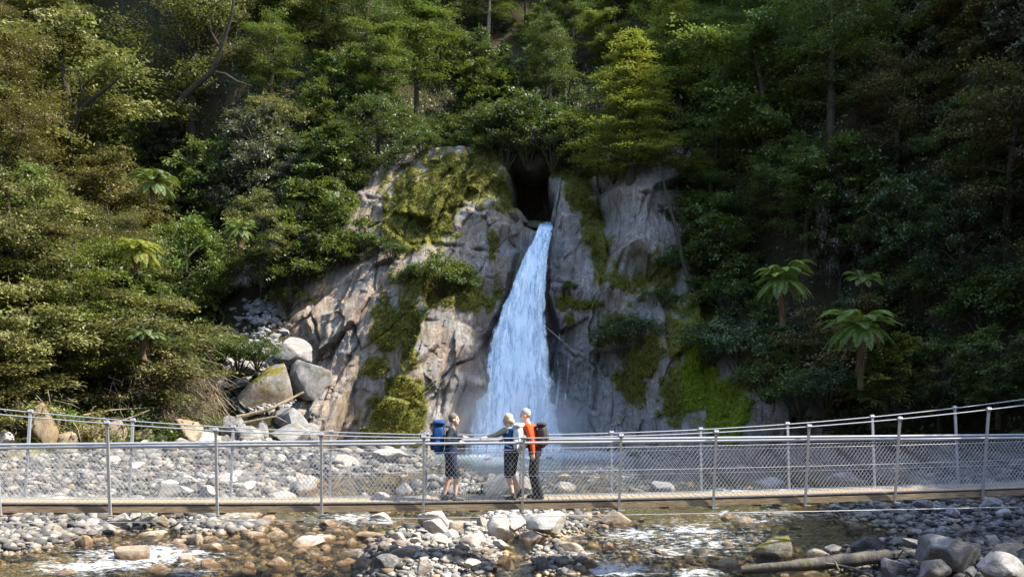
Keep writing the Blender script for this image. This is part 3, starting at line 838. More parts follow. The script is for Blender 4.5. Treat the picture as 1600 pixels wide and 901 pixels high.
# shallows at the left
B(457, 508, 836, 859, 'p', "white knobbly boulder alone in the clear shallows", mi=1)
B(180, 232, 849, 882, 'b', "large brown boulder at the head of the left rapid")
B(117, 146, 837, 861, 'b', "brown boulder with a shadowed left side by the left rapid")
B(140, 168, 838, 856, 'b', "lit tan boulder touching the brown one by the left rapid")
B(217, 258, 827, 844, 'p', "wide pale tan boulder at the water's edge of the cobble beach")
B(291, 318, 832, 858, 'b', "peaked tan boulder in the left shallows")
B(268, 296, 840, 856, 'b', "low brown boulder beside the peaked tan one")
B(343, 382, 849, 864, 'b', "dark flat boulder barely out of the left shallows")
B(417, 453, 869, 891, 'b', "orange stained round boulder in the near shallows")
B(230, 266, 878, 897, 'b', "brown boulder at the tail of the left rapid")
B(262, 308, 884, 900, 'g', "grey flat stone at the very front left of centre")
B(212, 252, 888, 903, 'g', "grey peaked stone cut by the front edge, left")
B(90, 118, 888, 903, 'p', "white stone at the foot of the left rapid")
B(77, 98, 819, 838, 'b', "brown pointed stone on the cobble beach")
B(28, 48, 843, 862, 'b', "tan stone at the left water's edge")
B(42, 58, 850, 864, 'b', "small brown stone tucked by the tan one at the left edge")
B(177, 205, 798, 818, 'p', "round pale boulder just under the deck left")
B(203, 220, 797, 812, 'p', "white stone right of the round pale boulder under the deck")
B(219, 242, 798, 812, 'p', "white flat stone third along under the deck")
B(243, 264, 803, 820, 'b', "brown knobbed stone under the deck, fourth along")
B(198, 222, 812, 824, 'b', "low tan stone in front of the row under the deck")
B(110, 126, 822, 838, 'p', "small pale stone beside the pointed brown one on the beach")
B(495, 518, 868, 882, 'b', "tan stone in the near shallows between the slab and the orange boulder")
B(345, 372, 815, 826, 'b', "flat tan stone far out in the clear shallows")
B(430, 456, 815, 826, 'b', "dark wedge stone far out in the clear shallows")
B(385, 402, 802, 813, 'p', "small pale stone in the shallows under the deck")
B(494, 532, 792, 803, 'g', "grey sill stone under the deck at the edge of the riffle")
# right shore, in the shade
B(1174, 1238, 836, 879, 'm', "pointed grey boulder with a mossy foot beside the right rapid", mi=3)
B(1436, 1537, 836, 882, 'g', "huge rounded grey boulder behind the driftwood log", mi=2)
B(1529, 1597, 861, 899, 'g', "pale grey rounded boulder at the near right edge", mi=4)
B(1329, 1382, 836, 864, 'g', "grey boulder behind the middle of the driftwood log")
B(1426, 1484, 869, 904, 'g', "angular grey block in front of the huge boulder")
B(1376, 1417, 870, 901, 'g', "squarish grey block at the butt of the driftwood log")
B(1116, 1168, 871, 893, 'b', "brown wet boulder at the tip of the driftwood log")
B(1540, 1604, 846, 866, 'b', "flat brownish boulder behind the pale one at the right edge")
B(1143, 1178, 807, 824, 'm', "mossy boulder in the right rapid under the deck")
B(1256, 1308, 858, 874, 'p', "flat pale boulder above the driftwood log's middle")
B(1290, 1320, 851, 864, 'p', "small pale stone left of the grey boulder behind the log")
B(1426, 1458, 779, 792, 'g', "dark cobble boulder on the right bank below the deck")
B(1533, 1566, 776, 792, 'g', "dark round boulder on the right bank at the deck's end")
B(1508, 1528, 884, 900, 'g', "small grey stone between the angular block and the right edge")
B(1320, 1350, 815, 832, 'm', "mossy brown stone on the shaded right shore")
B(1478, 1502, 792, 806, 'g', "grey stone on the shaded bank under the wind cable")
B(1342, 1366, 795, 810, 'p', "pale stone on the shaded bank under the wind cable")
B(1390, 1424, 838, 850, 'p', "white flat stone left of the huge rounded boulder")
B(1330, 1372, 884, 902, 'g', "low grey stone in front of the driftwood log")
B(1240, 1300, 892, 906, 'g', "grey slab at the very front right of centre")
# far side, seen through the mesh
B(243, 300, 748, 782, 'p', "big white slab on the gravel bar behind the mesh")
B(310, 344, 757, 780, 'p', "long white boulder right of the big slab on the gravel bar")
B(335, 372, 738, 758, 'p', "round white boulder at the middle of the gravel bar")
B(452, 492, 742, 772, 'p', "white boulder at the right end of the gravel bar")
B(280, 310, 742, 756, 'p', "low pale boulder behind the big white slab")
B(420, 470, 766, 784, 'p', "flat pale boulder close behind the deck, left of centre")
B(514, 562, 710, 744, 'p', "round pale boulder in the stream behind the bridge", mi=1)
B(452, 482, 738, 752, 'b', "brown boulder beside the round pale one behind the bridge")
B(500, 520, 726, 744, 'b', "tan stone left of the round boulder behind the bridge")
B(752, 832, 734, 780, 'g', "big rounded grey boulder standing behind the middle hiker", mi=0)
B(618, 644, 754, 778, 'g', "dark grey boulder behind the mesh left of the hikers")
B(690, 740, 752, 772, 'g', "grey stone in the water behind the left hiker")
B(860, 900, 752, 770, 'g', "grey stone in the water right of the hiker in orange")
B(1020, 1060, 752, 772, 'g', "dark stone in the rapid behind the mesh right of centre")
B(1180, 1230, 745, 764, 'g', "dark stone behind the mesh on the right")
B(1290, 1340, 735, 758, 'g', "grey boulder on the far right shore behind the mesh")
B(580, 640, 700, 718, 'p', "flat pale ledge boulder at the foot of the buttress")
# rockfall left of the buttress
B(427, 487, 526, 563, 'g', "angular pale grey block on top of the rockfall", 49.5, mi=4, rz=0.3)
B(456, 519, 560, 616, 'g', "big cracked grey block under the topmost one in the rockfall", 48.6, mi=2, rz=0.2)
B(381, 456, 570, 640, 'm', "large tilted boulder with an ochre mossy top in the rockfall", 47.2, 0.3, mi=3)
B(426, 482, 636, 669, 'g', "grey boulder with a dark face low in the rockfall", 46.2)
B(424, 488, 661, 694, 'g', "wide grey boulder at the foot of the rockfall", 45.0)
B(470, 500, 660, 690, 'g', "pale egg-shaped boulder against the buttress foot", 46.0)
B(358, 412, 664, 694, 'g', "tan-grey boulder at the left foot of the rockfall", 44.0)
B(396, 422, 656, 684, 'g', "narrow grey boulder between the two at the rockfall foot", 44.8)
B(345, 392, 650, 690, 'g', "leaning grey slab at the edge of the brushwood", 44.6)
B(361, 408, 563, 581, 'g', "pale flat stone bedded high in the scree", 48.8)
B(320, 352, 575, 592, 'g', "grey flat stone half buried by the brushwood", 47.4)
B(360, 396, 590, 606, 'g', "small tan stone under the tilted mossy boulder", 47.6)
B(330, 356, 592, 606, 'g', "small grey stone left of the tilted mossy boulder", 47.0)
B(322, 352, 545, 562, 'b', "brown stone in the bank beside the scree", 49.0)
# bank foot at the left
B(45, 86, 628, 696, 'b', "tall pillar-like pale boulder at the foot of the left bank", 35.2, 0.05, 1.0, mi=0, rz=0.1)
B(116, 164, 664, 696, 'b', "sunlit tan boulder at the foot of the left bank", 37.2)
B(146, 196, 658, 692, 'b', "tan boulder behind the sunlit one at the bank foot", 38.2)
B(84, 122, 674, 696, 'b', "low brown boulder between the pillar and the sunlit boulder", 36.2)
B(200, 240, 668, 694, 'b', "shadowed brown boulder under the hanging roots", 39.4)
B(260, 318, 652, 694, 'b', "large sunlit boulder under the brushwood", 41.6)
B(298, 346, 674, 698, 'p', "round pale boulder in front of the brushwood", 42.0)
B(-12, 22, 672, 700, 'p', "grey boulder at the far left bank foot", 33.4)
B(-8, 62, 698, 748, 'm', "large mossy ochre boulder at the left edge behind the bridge", 33.0, mi=2)
B(2, 68, 742, 785, 'm', "mossy brown boulder below the large ochre one at the left edge", 29.5, mi=4)
B(64, 118, 690, 712, 'm', "low mossy stone at the back of the gravel bar", 35.0)
# ------------------------------------------------------------------ plants
BARK_DARK = mat_bark("dark_bark", (0.018, 0.014, 0.010), (0.07, 0.055, 0.04))
BARK_GREY = mat_bark("grey_bark", (0.06, 0.052, 0.042), (0.20, 0.18, 0.15))
DEADWOOD = mat_bark("dead_wood", (0.10, 0.075, 0.05), (0.36, 0.29, 0.21))
LEAF = {
    "olive": mat_leaf("olive_leaves", [(0.046, 0.045, 0.016), (0.125, 0.117, 0.040), (0.25, 0.23, 0.085)], 0.35, 0.06),
    "russet": mat_leaf("russet_leaves", [(0.040, 0.030, 0.012), (0.105, 0.075, 0.026), (0.19, 0.15, 0.055)], 0.3, 0.06),
    "green": mat_leaf("green_leaves", [(0.026, 0.046, 0.009), (0.072, 0.112, 0.020), (0.15, 0.20, 0.04)], 0.35, 0.08),
    "dark": mat_leaf("dark_leaves", [(0.018, 0.034, 0.009), (0.048, 0.082, 0.020), (0.105, 0.145, 0.04)], 0.25, 0.12),
    "gold": mat_leaf("gold_leaves", [(0.10, 0.12, 0.014), (0.21, 0.225, 0.03), (0.34, 0.35, 0.055)], 0.45, 0.05),
    "lime": mat_leaf("lime_leaves", [(0.045, 0.066, 0.010), (0.115, 0.145, 0.020), (0.22, 0.24, 0.04)], 0.4, 0.06),
    "grey": mat_leaf("grey_leaves", [(0.034, 0.034, 0.022), (0.085, 0.085, 0.052), (0.17, 0.165, 0.11)], 0.25, 0.1),
    "frond": mat_leaf("fern_fronds", [(0.06, 0.10, 0.014), (0.13, 0.20, 0.026), (0.21, 0.29, 0.046)], 0.45, 0.08),
    "dead": mat_leaf("dead_fronds", [(0.07, 0.045, 0.02), (0.15, 0.10, 0.05), (0.25, 0.18, 0.10)], 0.2, 0.0),
}

def leaf_mesh(name, c, d, nrm, ln, wd, mat, tint=None):
    """one small diamond-shaped leaf per row, slightly folded out of plane at the tip"""
    n = len(c)
    d = d / np.linalg.norm(d, axis=1)[:, None]
    s = np.cross(d, nrm); s /= (np.linalg.norm(s, axis=1)[:, None] + 1e-9)
    u = np.cross(s, d)
    ln, wd = ln[:, None], wd[:, None]
    V = np.stack([c - d * ln * .5, c + s * wd * .5 - d * ln * .05, c + d * ln * .5 - u * ln * .12, c - s * wd * .5 - d * ln * .05], 1).reshape(-1, 3)
    return mesh_np(name, V, np.arange(4 * n).reshape(-1, 4), mat, False, {"tint": ('FACE', np.clip(rng.normal(.5, .2, n) if tint is None else tint + rng.normal(0, .10, n), 0, 1))})

def unit(v): return v / (np.linalg.norm(v, axis=-1, keepdims=True) + 1e-9)

def sprays(cen, out, per, rad, flat, ln, wd, droop, mat, name):
    """cen: spray centres; out: outward direction of each; leaves lie in a flattened fan round each centre"""
    n = len(cen)
    o = unit(out * np.array([1, 1, 0.3]) + rng.normal(0, .25, (n, 3)))
    up = unit(np.array([0, 0, 1.0]) + 0.45 * o + rng.normal(0, .22, (n, 3)))
    side = unit(np.cross(o, up)); up = np.cross(side, o)
    a, b, h = (rng.normal(0, 1, (n, per)) for _ in range(3))
    a = np.clip(a, -2, 2); b = np.clip(b, -2, 2)
    P_ = cen[:, None] + (a * rad * 1.15)[..., None] * o[:, None] + (b * rad * .7)[..., None] * side[:, None] + (h * rad * flat)[..., None] * up[:, None]
    P_[..., 2] -= droop * (a * rad) ** 2 * np.sign(a) * 0.6
    c = P_.reshape(-1, 3); N_ = n * per
    dl = (o[:, None] + rng.normal(0, .55, (n, per, 3))).reshape(-1, 3)
    nr = (up[:, None] + rng.normal(0, .22, (n, per, 3))).reshape(-1, 3)
    tint = np.repeat(np.clip(rng.normal(.5, .24, n), 0, 1), per)
    return leaf_mesh(name, c, dl, nr, ln * rng.uniform(.6, 1.3, N_), wd * rng.uniform(.6, 1.3, N_), mat, tint)

def tree_proto(kind, seed):
    """returns crown mesh, trunk mesh, height"""
    global rng
    rng = np.random.default_rng(seed)
    r = random.Random(seed)
    tb = MB()
    lf = (0.85, 1.2, 1.0, 1.4)[seed % 4]
    if kind in ("beech", "tall"):
        H, R, lo = (9.0, 3.1, 0.22) if kind == "beech" else (13.0, 2.5, 0.50)
        lean = Vector((r.uniform(-.8, .8), r.uniform(-.8, .3), 0))
        tp = [Vector((0, 0, -1.2))] + [Vector((lean.x * t * t * 1.2 + r.uniform(-.12, .12), lean.y * t * t + r.uniform(-.12, .12), H * .92 * t)) for t in np.linspace(0, 1, 8)]
        tb.tube(tp, [.24, .21, .19, .17, .14, .11, .08, .05, .02], 7)
        cen, out = [], []
        nl = 19
        for i in range(nl):
            t = lo + (1 - lo) * (i + r.random()) / nl
            k = (t - lo) / (1 - lo)
            env = R * (0.5 + 1.0 * k) * math.sqrt(max(1 - k ** 2.2, 0.03)) if kind == "beech" else R * math.sqrt(max(1 - (2 * k - 0.9) ** 2, 0.12))
            a = i * 2.4 + r.uniform(-.5, .5)
            j = min(int(t * 7) + 1, 8)
            base = tp[j]
            tip = base + Vector((math.cos(a) * env, math.sin(a) * env, env * r.uniform(.05, .45)))
            mid = base.lerp(tip, .5) + Vector((r.uniform(-.2, .2), r.uniform(-.2, .2), r.uniform(.0, .35)))
            tb.tube([base, mid, tip], [.085 * (1.25 - t), .05 * (1.25 - t), .012], 5, False)
            for q in range(3):
                e = mid.lerp(tip, r.uniform(0, .8)); sd = Vector((r.uniform(-1, 1), r.uniform(-1, 1), r.uniform(-.1, .5))) * env * .35
                tb.tube([e, e + sd], [.03, .008], 4, False)
            m = int(17 + 6 * env)
            w = rng.uniform(.30, 1.02, m)[:, None]
            bt, tt = np.array(base), np.array(tip)
            p = bt + (tt - bt) * w + rng.normal(0, 1, (m, 3)) * np.array([.34, .34, .17]) * (0.5 + env * .22)
            cen.append(p); out.append(np.tile(unit((tt - bt)[None]), (m, 1)))
        cen, out = np.concatenate(cen), np.concatenate(out)
        cr = sprays(cen, out, 34, 0.36, .16, 0.135 * lf, 0.075 * lf, .35, None, "crown_" + kind)
    elif kind == "broad":
        H, R = 6.5, 2.5
        tp = [Vector((0, 0, -1.0))] + [Vector((r.uniform(-.15, .15), r.uniform(-.15, .15), H * .85 * t)) for t in np.linspace(0, 1, 6)]
        tb.tube(tp, [.2, .18, .16, .13, .09, .06, .02], 7)
        cen, out = [], []
        for i in range(24):
            t = 0.18 + 0.82 * (i + r.random()) / 24
            env = R * math.sqrt(max(1 - (1.5 * t - .65) ** 2, .08)) * r.uniform(.5, 1)
            a = i * 2.4 + r.uniform(-.6, .6)
            base = tp[min(int(t * 5) + 1, 6)]
            tip = Vector((math.cos(a) * env, math.sin(a) * env, H * t))
            tb.tube([base, base.lerp(tip, .5) + Vector((0, 0, .2)), tip], [.06, .035, .01], 5, False)
            m = 20
            dr = unit(rng.normal(0, 1, (m, 3)) + np.array([math.cos(a), math.sin(a), .7]) * .8)
            cen.append(np.array(tip) + dr * rng.uniform(.35, .95, m)[:, None] * np.array([.95, .95, .65]))
            out.append(dr)
        cen, out = np.concatenate(cen), np.concatenate(out)
        cr = sprays(cen, out, 24, 0.24, .35, 0.20 * lf, 0.10 * lf, .3, None, "crown_broad")
    elif kind == "spire":                      # layered, pointed young conifer with feathery level branches
        H, R = 9.0, 2.7
        tb.tube([(0, 0, -1), (0, 0, H * .5), (0, 0, H)], [.2, .12, .02], 7)
        cen, out = [], []
        for i in range(70):
            t = 0.08 + 0.9 * (i / 70)
            env = (R * (1 - t) ** .75 + .18) * r.uniform(.6, 1.1)
            a = i * 2.4 + r.uniform(-.3, .3)
            dv = np.array([math.cos(a), math.sin(a), 0])
            b0 = np.array([0, 0, H * t])
            tb.tube([tuple(b0), tuple(b0 + dv * env * .6 + [0, 0, .22 * env]), tuple(b0 + dv * env + [0, 0, .05 * env])], [.04, .025, .006], 4, False)
            m = int(4 + env * 8)
            w = rng.uniform(.15, 1.05, m)
            p = b0 + dv * (env * w)[:, None] + np.stack([0 * w, 0 * w, env * (.5 * w - .42 * w * w) + rng.normal(0, .05, m)], -1)
            sd = np.array([-dv[1], dv[0], 0]) * (rng.normal(0, .33, m) * env * .5)[:, None]
            cen.append(p + sd); out.append(unit(dv + sd * .8 + rng.normal(0, .1, (m, 3))))
        cen, out = np.concatenate(cen), np.concatenate(out)
        cr = sprays(cen, out, 30, 0.22, .10, 0.14, 0.05, .9, None, "crown_spire")
    elif kind == "shrub":
        H, R = 2.2, 1.4
        cen, out = [], []
        for i in range(12):
            a = i * 2.4; q = R * math.sqrt((i + .5) / 12)
            tip = np.array([math.cos(a) * q, math.sin(a) * q, H * (.35 + .55 * (1 - (q / R) ** 2) * r.uniform(.6, 1.1))])
            tb.tube([(0, 0, -.6), tuple(tip * .5 + [0, 0, .1]), tuple(tip)], [.05, .03, .008], 5, False)
            m = 16
            dr = unit(rng.normal(0, 1, (m, 3)) + np.array([math.cos(a), math.sin(a), .8]) * .6)
            cen.append(tip + dr * rng.uniform(.1, .55, m)[:, None]); out.append(dr)
        cen, out = np.concatenate(cen), np.concatenate(out)
        cr = sprays(cen, out, 24, 0.17, .4, 0.14, 0.075, .3, None, "crown_shrub")
    return cr, tb.mesh("trunk_" + kind, BARK_DARK), H

def frond_mesh(name, n, ln, rise, seed, mat, drop=1.0, pairs=26, wmax=0.42):
    """a shuttlecock of arching fern fronds, each a midrib with two rows of leaflets"""
    r = np.random.default_rng(seed)
    C, D, NN, LL, WW = [], [], [], [], []
    for i in range(n):
        a = 2 * math.pi * (i * 0.381966 + r.uniform(-.02, .02))
        L_ = ln * r.uniform(.8, 1.1)
        ri = rise * r.uniform(.35, 1.25)
        t = np.linspace(.08, 1, pairs)
        rad = L_ * (t - .10 * t ** 3)
        z = L_ * (ri * t - (ri * .55 + .42 * drop) * t ** 2.2)
        o = np.array([math.cos(a), math.sin(a), 0]); s = np.array([-math.sin(a), math.cos(a), 0])
        pts = rad[:, None] * o + z[:, None] * np.array([0, 0, 1])
        tan = unit(np.gradient(pts, axis=0))
        up = np.cross(np.tile(s, (pairs, 1)), tan); up *= np.sign(up[:, 2:3] + 1e-6)
        w = wmax * L_ * .5 * np.sin(np.pi * np.clip(t * .9 + .10, 0, 1)) ** .7 + .02
        for sg in (-1, 1):
            dirv = unit(sg * s + tan * .45 - up * .12)
            C.append(pts + dirv * w[:, None] * .5); D.append(dirv); NN.append(up + r.normal(0, .12, (pairs, 3))); LL.append(w * 1.05); WW.append(np.full(pairs, L_ / pairs * .95))
        C.append(pts); D.append(tan); NN.append(up); LL.append(np.full(pairs, L_ / pairs * 1.5)); WW.append(np.full(pairs, .03))
    return leaf_mesh(name, *[np.concatenate(q) for q in (C, D, NN, LL, WW)], mat)

PROTO = {k: [tree_proto(k, 50 + 7 * i + len(k)) for i in range(n)] for k, n in (("beech", 4), ("tall", 3), ("broad", 4), ("spire", 2), ("shrub", 3))}
rng = np.random.default_rng(77)
FERN_TOP = [frond_mesh("frond_head", 22, 1.75, 1.05, 5 + i, LEAF["frond"], .75, 34, .36) for i in range(2)]
FERN_SKIRT = frond_mesh("frond_skirt", 14, 1.5, .15, 9, LEAF["frond"], 1.6)
FERN_DEAD = frond_mesh("dead_fronds", 9, 1.1, .02, 31, LEAF["dead"], 3.2, 20, .25)
FERN_LOW = [frond_mesh("fern_head", 11, 0.95, .6, 21 + i, LEAF["frond"], 1.1, 16) for i in range(2)]

def set_mat(o, mat):
    o.material_slots[0].link = 'OBJECT'
    o.material_slots[0].material = mat

def plant(kind, loc, h, leaf, label, group=None, name="tree", cat="tree", bark=None, rz=None, wide=1.0, idx=None, lean=(0, 0)):
    cr, tk, H = PROTO[kind][random.randrange(len(PROTO[kind])) if idx is None else idx]
    s = h / H
    root = empty(name, loc, (lean[0], lean[1], random.uniform(0, 6.28) if rz is None else rz))
    root.scale = (s * wide, s * wide, s)
    a = link("crown", cr, root)
    if not cr.materials: cr.materials.append(LEAF["green"])
    set_mat(a, LEAF[leaf])
    b = link("trunk", tk, root)
    if bark: set_mat(b, bark)
    return tag(root, label, cat, group)

def hill_hit(x, y, Y0=22.0):
    Ys = np.arange(Y0, 96, .08)
    Xs = (x - CX) * Ys / F; Zs = CZ + (CY - y) * Ys / F
    hit = np.where(hill_z(Xs, Ys) > Zs)[0]
    i = hit[0] if len(hit) else len(Ys) - 1
    return Vector((Xs[i], Ys[i], Zs[i]))

def hero(kind, x, y, hpx, leaf, label, Y=None, **kw):
    """plant rooted where photo pixel (x, y) meets the slope, hpx photo pixels tall"""
    p = hill_hit(x, y) if Y is None else P(x, y, Y)
    OCC.append((p.x, p.y))
    return plant(kind, p, hpx * p.y / F, leaf, label, **kw)
OCC = []

# --- trees one can tell apart
hero("beech", 118, 330, 330, "olive", "spreading olive beech with a dark leaning trunk on the left slope", idx=0, wide=1.15, rz=.4)
hero("beech", 300, 230, 300, "olive", "tall olive beech with a crooked dark trunk and sunlit right side", idx=1, wide=1.15, rz=2.2)
hero("beech", 30, 560, 330, "olive", "olive tree low at the left edge above the bank boulders", idx=2)
hero("beech", 110, 610, 260, "lime", "yellow-green feathery tree low on the left bank", idx=3, wide=1.2)
hero("beech", 10, 300, 280, "russet", "russet tinged tree high at the left edge", idx=1)
hero("broad", 190, 560, 170, "green", "bushy green tree beside the yellow-green one on the left bank", idx=0)
hero("broad", 290, 520, 170, "green", "bright broadleaf tree above the brushwood pile", idx=1)
hero("broad", 330, 400, 170, "green", "leafy broadleaf tree in the middle of the left slope", idx=2)
hero("broad", 430, 400, 180, "grey", "pale grey-green broadleaf tree overhanging the gully", idx=3)
hero("broad", 455, 455, 120, "green", "green tree screening the left shoulder of the buttress", idx=1, wide=1.2, Y=52.0)
hero("broad", 500, 420, 130, "green", "broadleaf tree crowding the buttress from the left", idx=2, wide=1.2, Y=53.5)
hero("broad", 520, 330, 120, "dark", "dark tree behind the buttress shoulder", idx=0, wide=1.3, Y=57.5)
hero("broad", 410, 430, 120, "olive", "olive bush tree over the head of the gully", idx=3, wide=1.2, Y=51.0)
hero("beech", 1110, 330, 170, "green", "soft green tree beside the top of the leaning trunk", idx=1, wide=1.1, Y=54)
hero("broad", 1130, 470, 130, "green", "round leafy tree right of the leaning trunk", idx=2, wide=1.1, Y=50)
hero("broad", 1105, 420, 110, "green", "leafy tree close behind the leaning trunk", idx=0, wide=1.1, Y=52)
hero("broad", 590, 262, 110, "dark", "dark tree on the left crest of the buttress", idx=3, wide=1.3, Y=59.5)
hero("broad", 400, 330, 150, "grey", "silvery bush tree above the gully", idx=0)
hero("spire", 985, 290, 245, "gold", "yellow-green layered young conifer above the right rock wall", Y=53.2, idx=0, wide=1.5)
hero("spire", 1050, 190, 220, "gold", "golden green conifer top behind the layered one", Y=60, idx=1, wide=1.4)
hero("beech", 1060, 235, 230, "green", "green layered beech right of the young conifer", idx=2)
hero("beech", 1200, 290, 290, "green", "large green beech with level sprays on the right slope", idx=0, wide=1.2)
hero("beech", 1300, 200, 260, "green", "green beech high on the right slope", idx=3, wide=1.1)
hero("beech", 1400, 300, 240, "russet", "brownish tree on the dark right slope", idx=1)
hero("beech", 1575, 400, 330, "russet", "dark brown tree at the right edge", idx=2)
hero("broad", 1310, 470, 185, "grey", "columnar grey-brown bush tree behind the tree ferns", idx=1, wide=.65)
hero("beech", 1150, 420, 170, "green", "soft green tree leaning over the right rock wall", idx=3, wide=1.3)
hero("beech", 1260, 400, 180, "green", "green tree filling the slope left of the columnar bush", idx=1, wide=1.2)
hero("broad", 1240, 350, 130, "green", "broadleaf tree under the large green beech", idx=3, wide=1.3)
hero("broad", 1300, 350, 130, "green", "broadleaf tree above the columnar bush", idx=0, wide=1.3)
hero("broad", 1345, 380, 140, "dark", "dark tree behind the columnar bush", idx=2, wide=1.3)
hero("broad", 1420, 440, 160, "dark", "dark glossy tree right of the columnar bush", idx=2)
hero("broad", 1500, 470, 170, "dark", "shaded tree with a pale flower tuft on the right slope", idx=3)
hero("broad", 1390, 640, 110, "lime", "fresh green broadleaf bush under the large tree fern", idx=0, wide=1.3, Y=37)
hero("broad", 1470, 660, 120, "green", "green bush at the foot of the right slope", idx=1, wide=1.2, Y=37)
hero("broad", 1560, 650, 130, "green", "bush at the right edge above the handrail", idx=2, wide=1.2, Y=34)
def limbs(root, Y, lines):
    """thick dark limbs that show through a crown"""
    mb = MB()
    for pts, r0, r1 in lines:
        q = [P(x, y, Y - .3 * i) for i, (x, y) in enumerate(pts)]
        mb.tube(q, list(np.linspace(r0, r1, len(q))), 8)
    o = link("limb", mb.mesh("limb", BARK_DARK), root)
    o.matrix_parent_inverse = root.matrix_basis.inverted()
T1 = next(o for o in SC.objects if o.get("label", "").startswith("spreading olive beech"))
T2 = next(o for o in SC.objects if o.get("label", "").startswith("tall olive beech"))
limbs(T1, T1.location.y - 2.2, [([(100, 226), (112, 205), (122, 178), (140, 158), (165, 140), (190, 118)], .24, .06), ([(122, 178), (126, 160), (128, 145), (122, 110)], .14, .04), ([(108, 210), (98, 190), (96, 165)], .10, .03)])
limbs(T2, T2.location.y - 2.4, [([(276, 168), (290, 148), (310, 130), (332, 112), (344, 80), (352, 55), (362, 25), (366, -10)], .26, .07), ([(332, 112), (352, 116), (372, 128), (392, 134)], .12, .04), ([(352, 55), (370, 38), (388, 20)], .10, .03), ([(345, 76), (330, 50), (326, 20)], .08, .03)])
# the bare leaning trunk on the right rock wall
tb = MB().tube([P(1034, 268, 52.2), P(1040, 300, 51.6), P(1054, 350, 50.9), P(1068, 410, 50.2), P(1082, 455, 49.6)], [.07, .09, .11, .13, .16], 8)
tag(link("leaning_trunk", tb.mesh("leaning_trunk", BARK_DARK)), "bare grey trunk leaning down the right rock wall", "tree trunk")

# --- tree ferns
def tree_fern(x, y, w_px, trunk_px, Y, label, skirt=True, leaf=None):
    """x, y: photo pixel of the crown's centre"""
    c = P(x, y, Y)
    s = (w_px * Y / F) / 2.7
    root = empty("tree_fern", (c.x, c.y, c.z - trunk_px * Y / F), (0, 0, random.uniform(0, 6)))
    H = trunk_px * Y / F
    tk = MB()
    zs = np.linspace(-.8, H, 14)
    tk.tube([(0.04 * math.sin(z * 2), 0.03 * math.cos(z * 3), z) for z in zs], [(.13 + .02 * math.sin(i * 2.1)) * (.75 + .25 * s) for i in range(14)], 10)
    for i in range(60):                                     # old frond bases and fibres down the stem
        a, z = random.uniform(0, 6.28), random.uniform(0, H)
        q = .125 * (.75 + .25 * s)
        tk.tube([(math.cos(a) * q, math.sin(a) * q, z), (math.cos(a) * (q + .07), math.sin(a) * (q + .07), z - .05), (math.cos(a) * (q + .06), math.sin(a) * (q + .06), z - random.uniform(.3, .7))], [.025, .02, .006], 4, False)
    link("trunk", tk.mesh("fern_trunk", FERN_BARK), root)
    link("crown", FERN_TOP[random.randrange(2)], root, (0, 0, H), (random.uniform(-.22, .22), random.uniform(-.22, .22), 0), (s * random.uniform(.9, 1.1), s * random.uniform(.9, 1.1), s * random.uniform(.8, 1.25)))
    if skirt:
        link("lower_fronds", FERN_SKIRT, root, (0, 0, H - .02), None, s * 1.02)
    if skirt and trunk_px > 20:
        link("dead_fronds", FERN_DEAD, root, (0, 0, H - .05), (random.uniform(-.1, .1), 0, 0), s * .9)
    if leaf:
        for ch in root.children:
            if ch.name.startswith(("crown", "lower")): set_mat(ch, LEAF[leaf])
    return tag(root, label, "tree fern", "tree ferns on the banks")
FERN_BARK = mat_bark("fern_stem", (0.05, 0.03, 0.016), (0.19, 0.12, 0.065))
tree_fern(1345, 508, 112, 70, 36.0, "large bright tree fern with a thick brown stem on the right bank")
tree_fern(1222, 437, 92, 45, 41.0, "tree fern with upswept fronds above the mossy right wall")
tree_fern(1350, 440, 62, 40, 42.0, "small tree fern half hidden by the columnar bush", False)
tree_fern(214, 390, 74, 8, 40.8, "sunlit yellow-green tree fern in the middle of the left slope", True, "gold")
tree_fern(240, 286, 66, 8, 45.5, "tree fern high on the left slope under the olive beeches", True, "green")
tree_fern(472, 314, 58, 8, 52.5, "tree fern at the top of the gully with drooping fronds", True, "lime")
tree_fern(375, 358, 48, 6, 47.5, "tree fern among the broadleaf trees above the gully", True, "green")
tree_fern(225, 526, 52, 8, 39.0, "low tree fern in the shade behind the brushwood", False, "green")

def low_fern(p, s, label, group):
    root = link("fern", FERN_LOW[random.randrange(2)], None, p, (random.uniform(-.3, .3), random.uniform(-.3, .3), random.uniform(0, 6)), s)
    return tag(root, label, "fern", group)

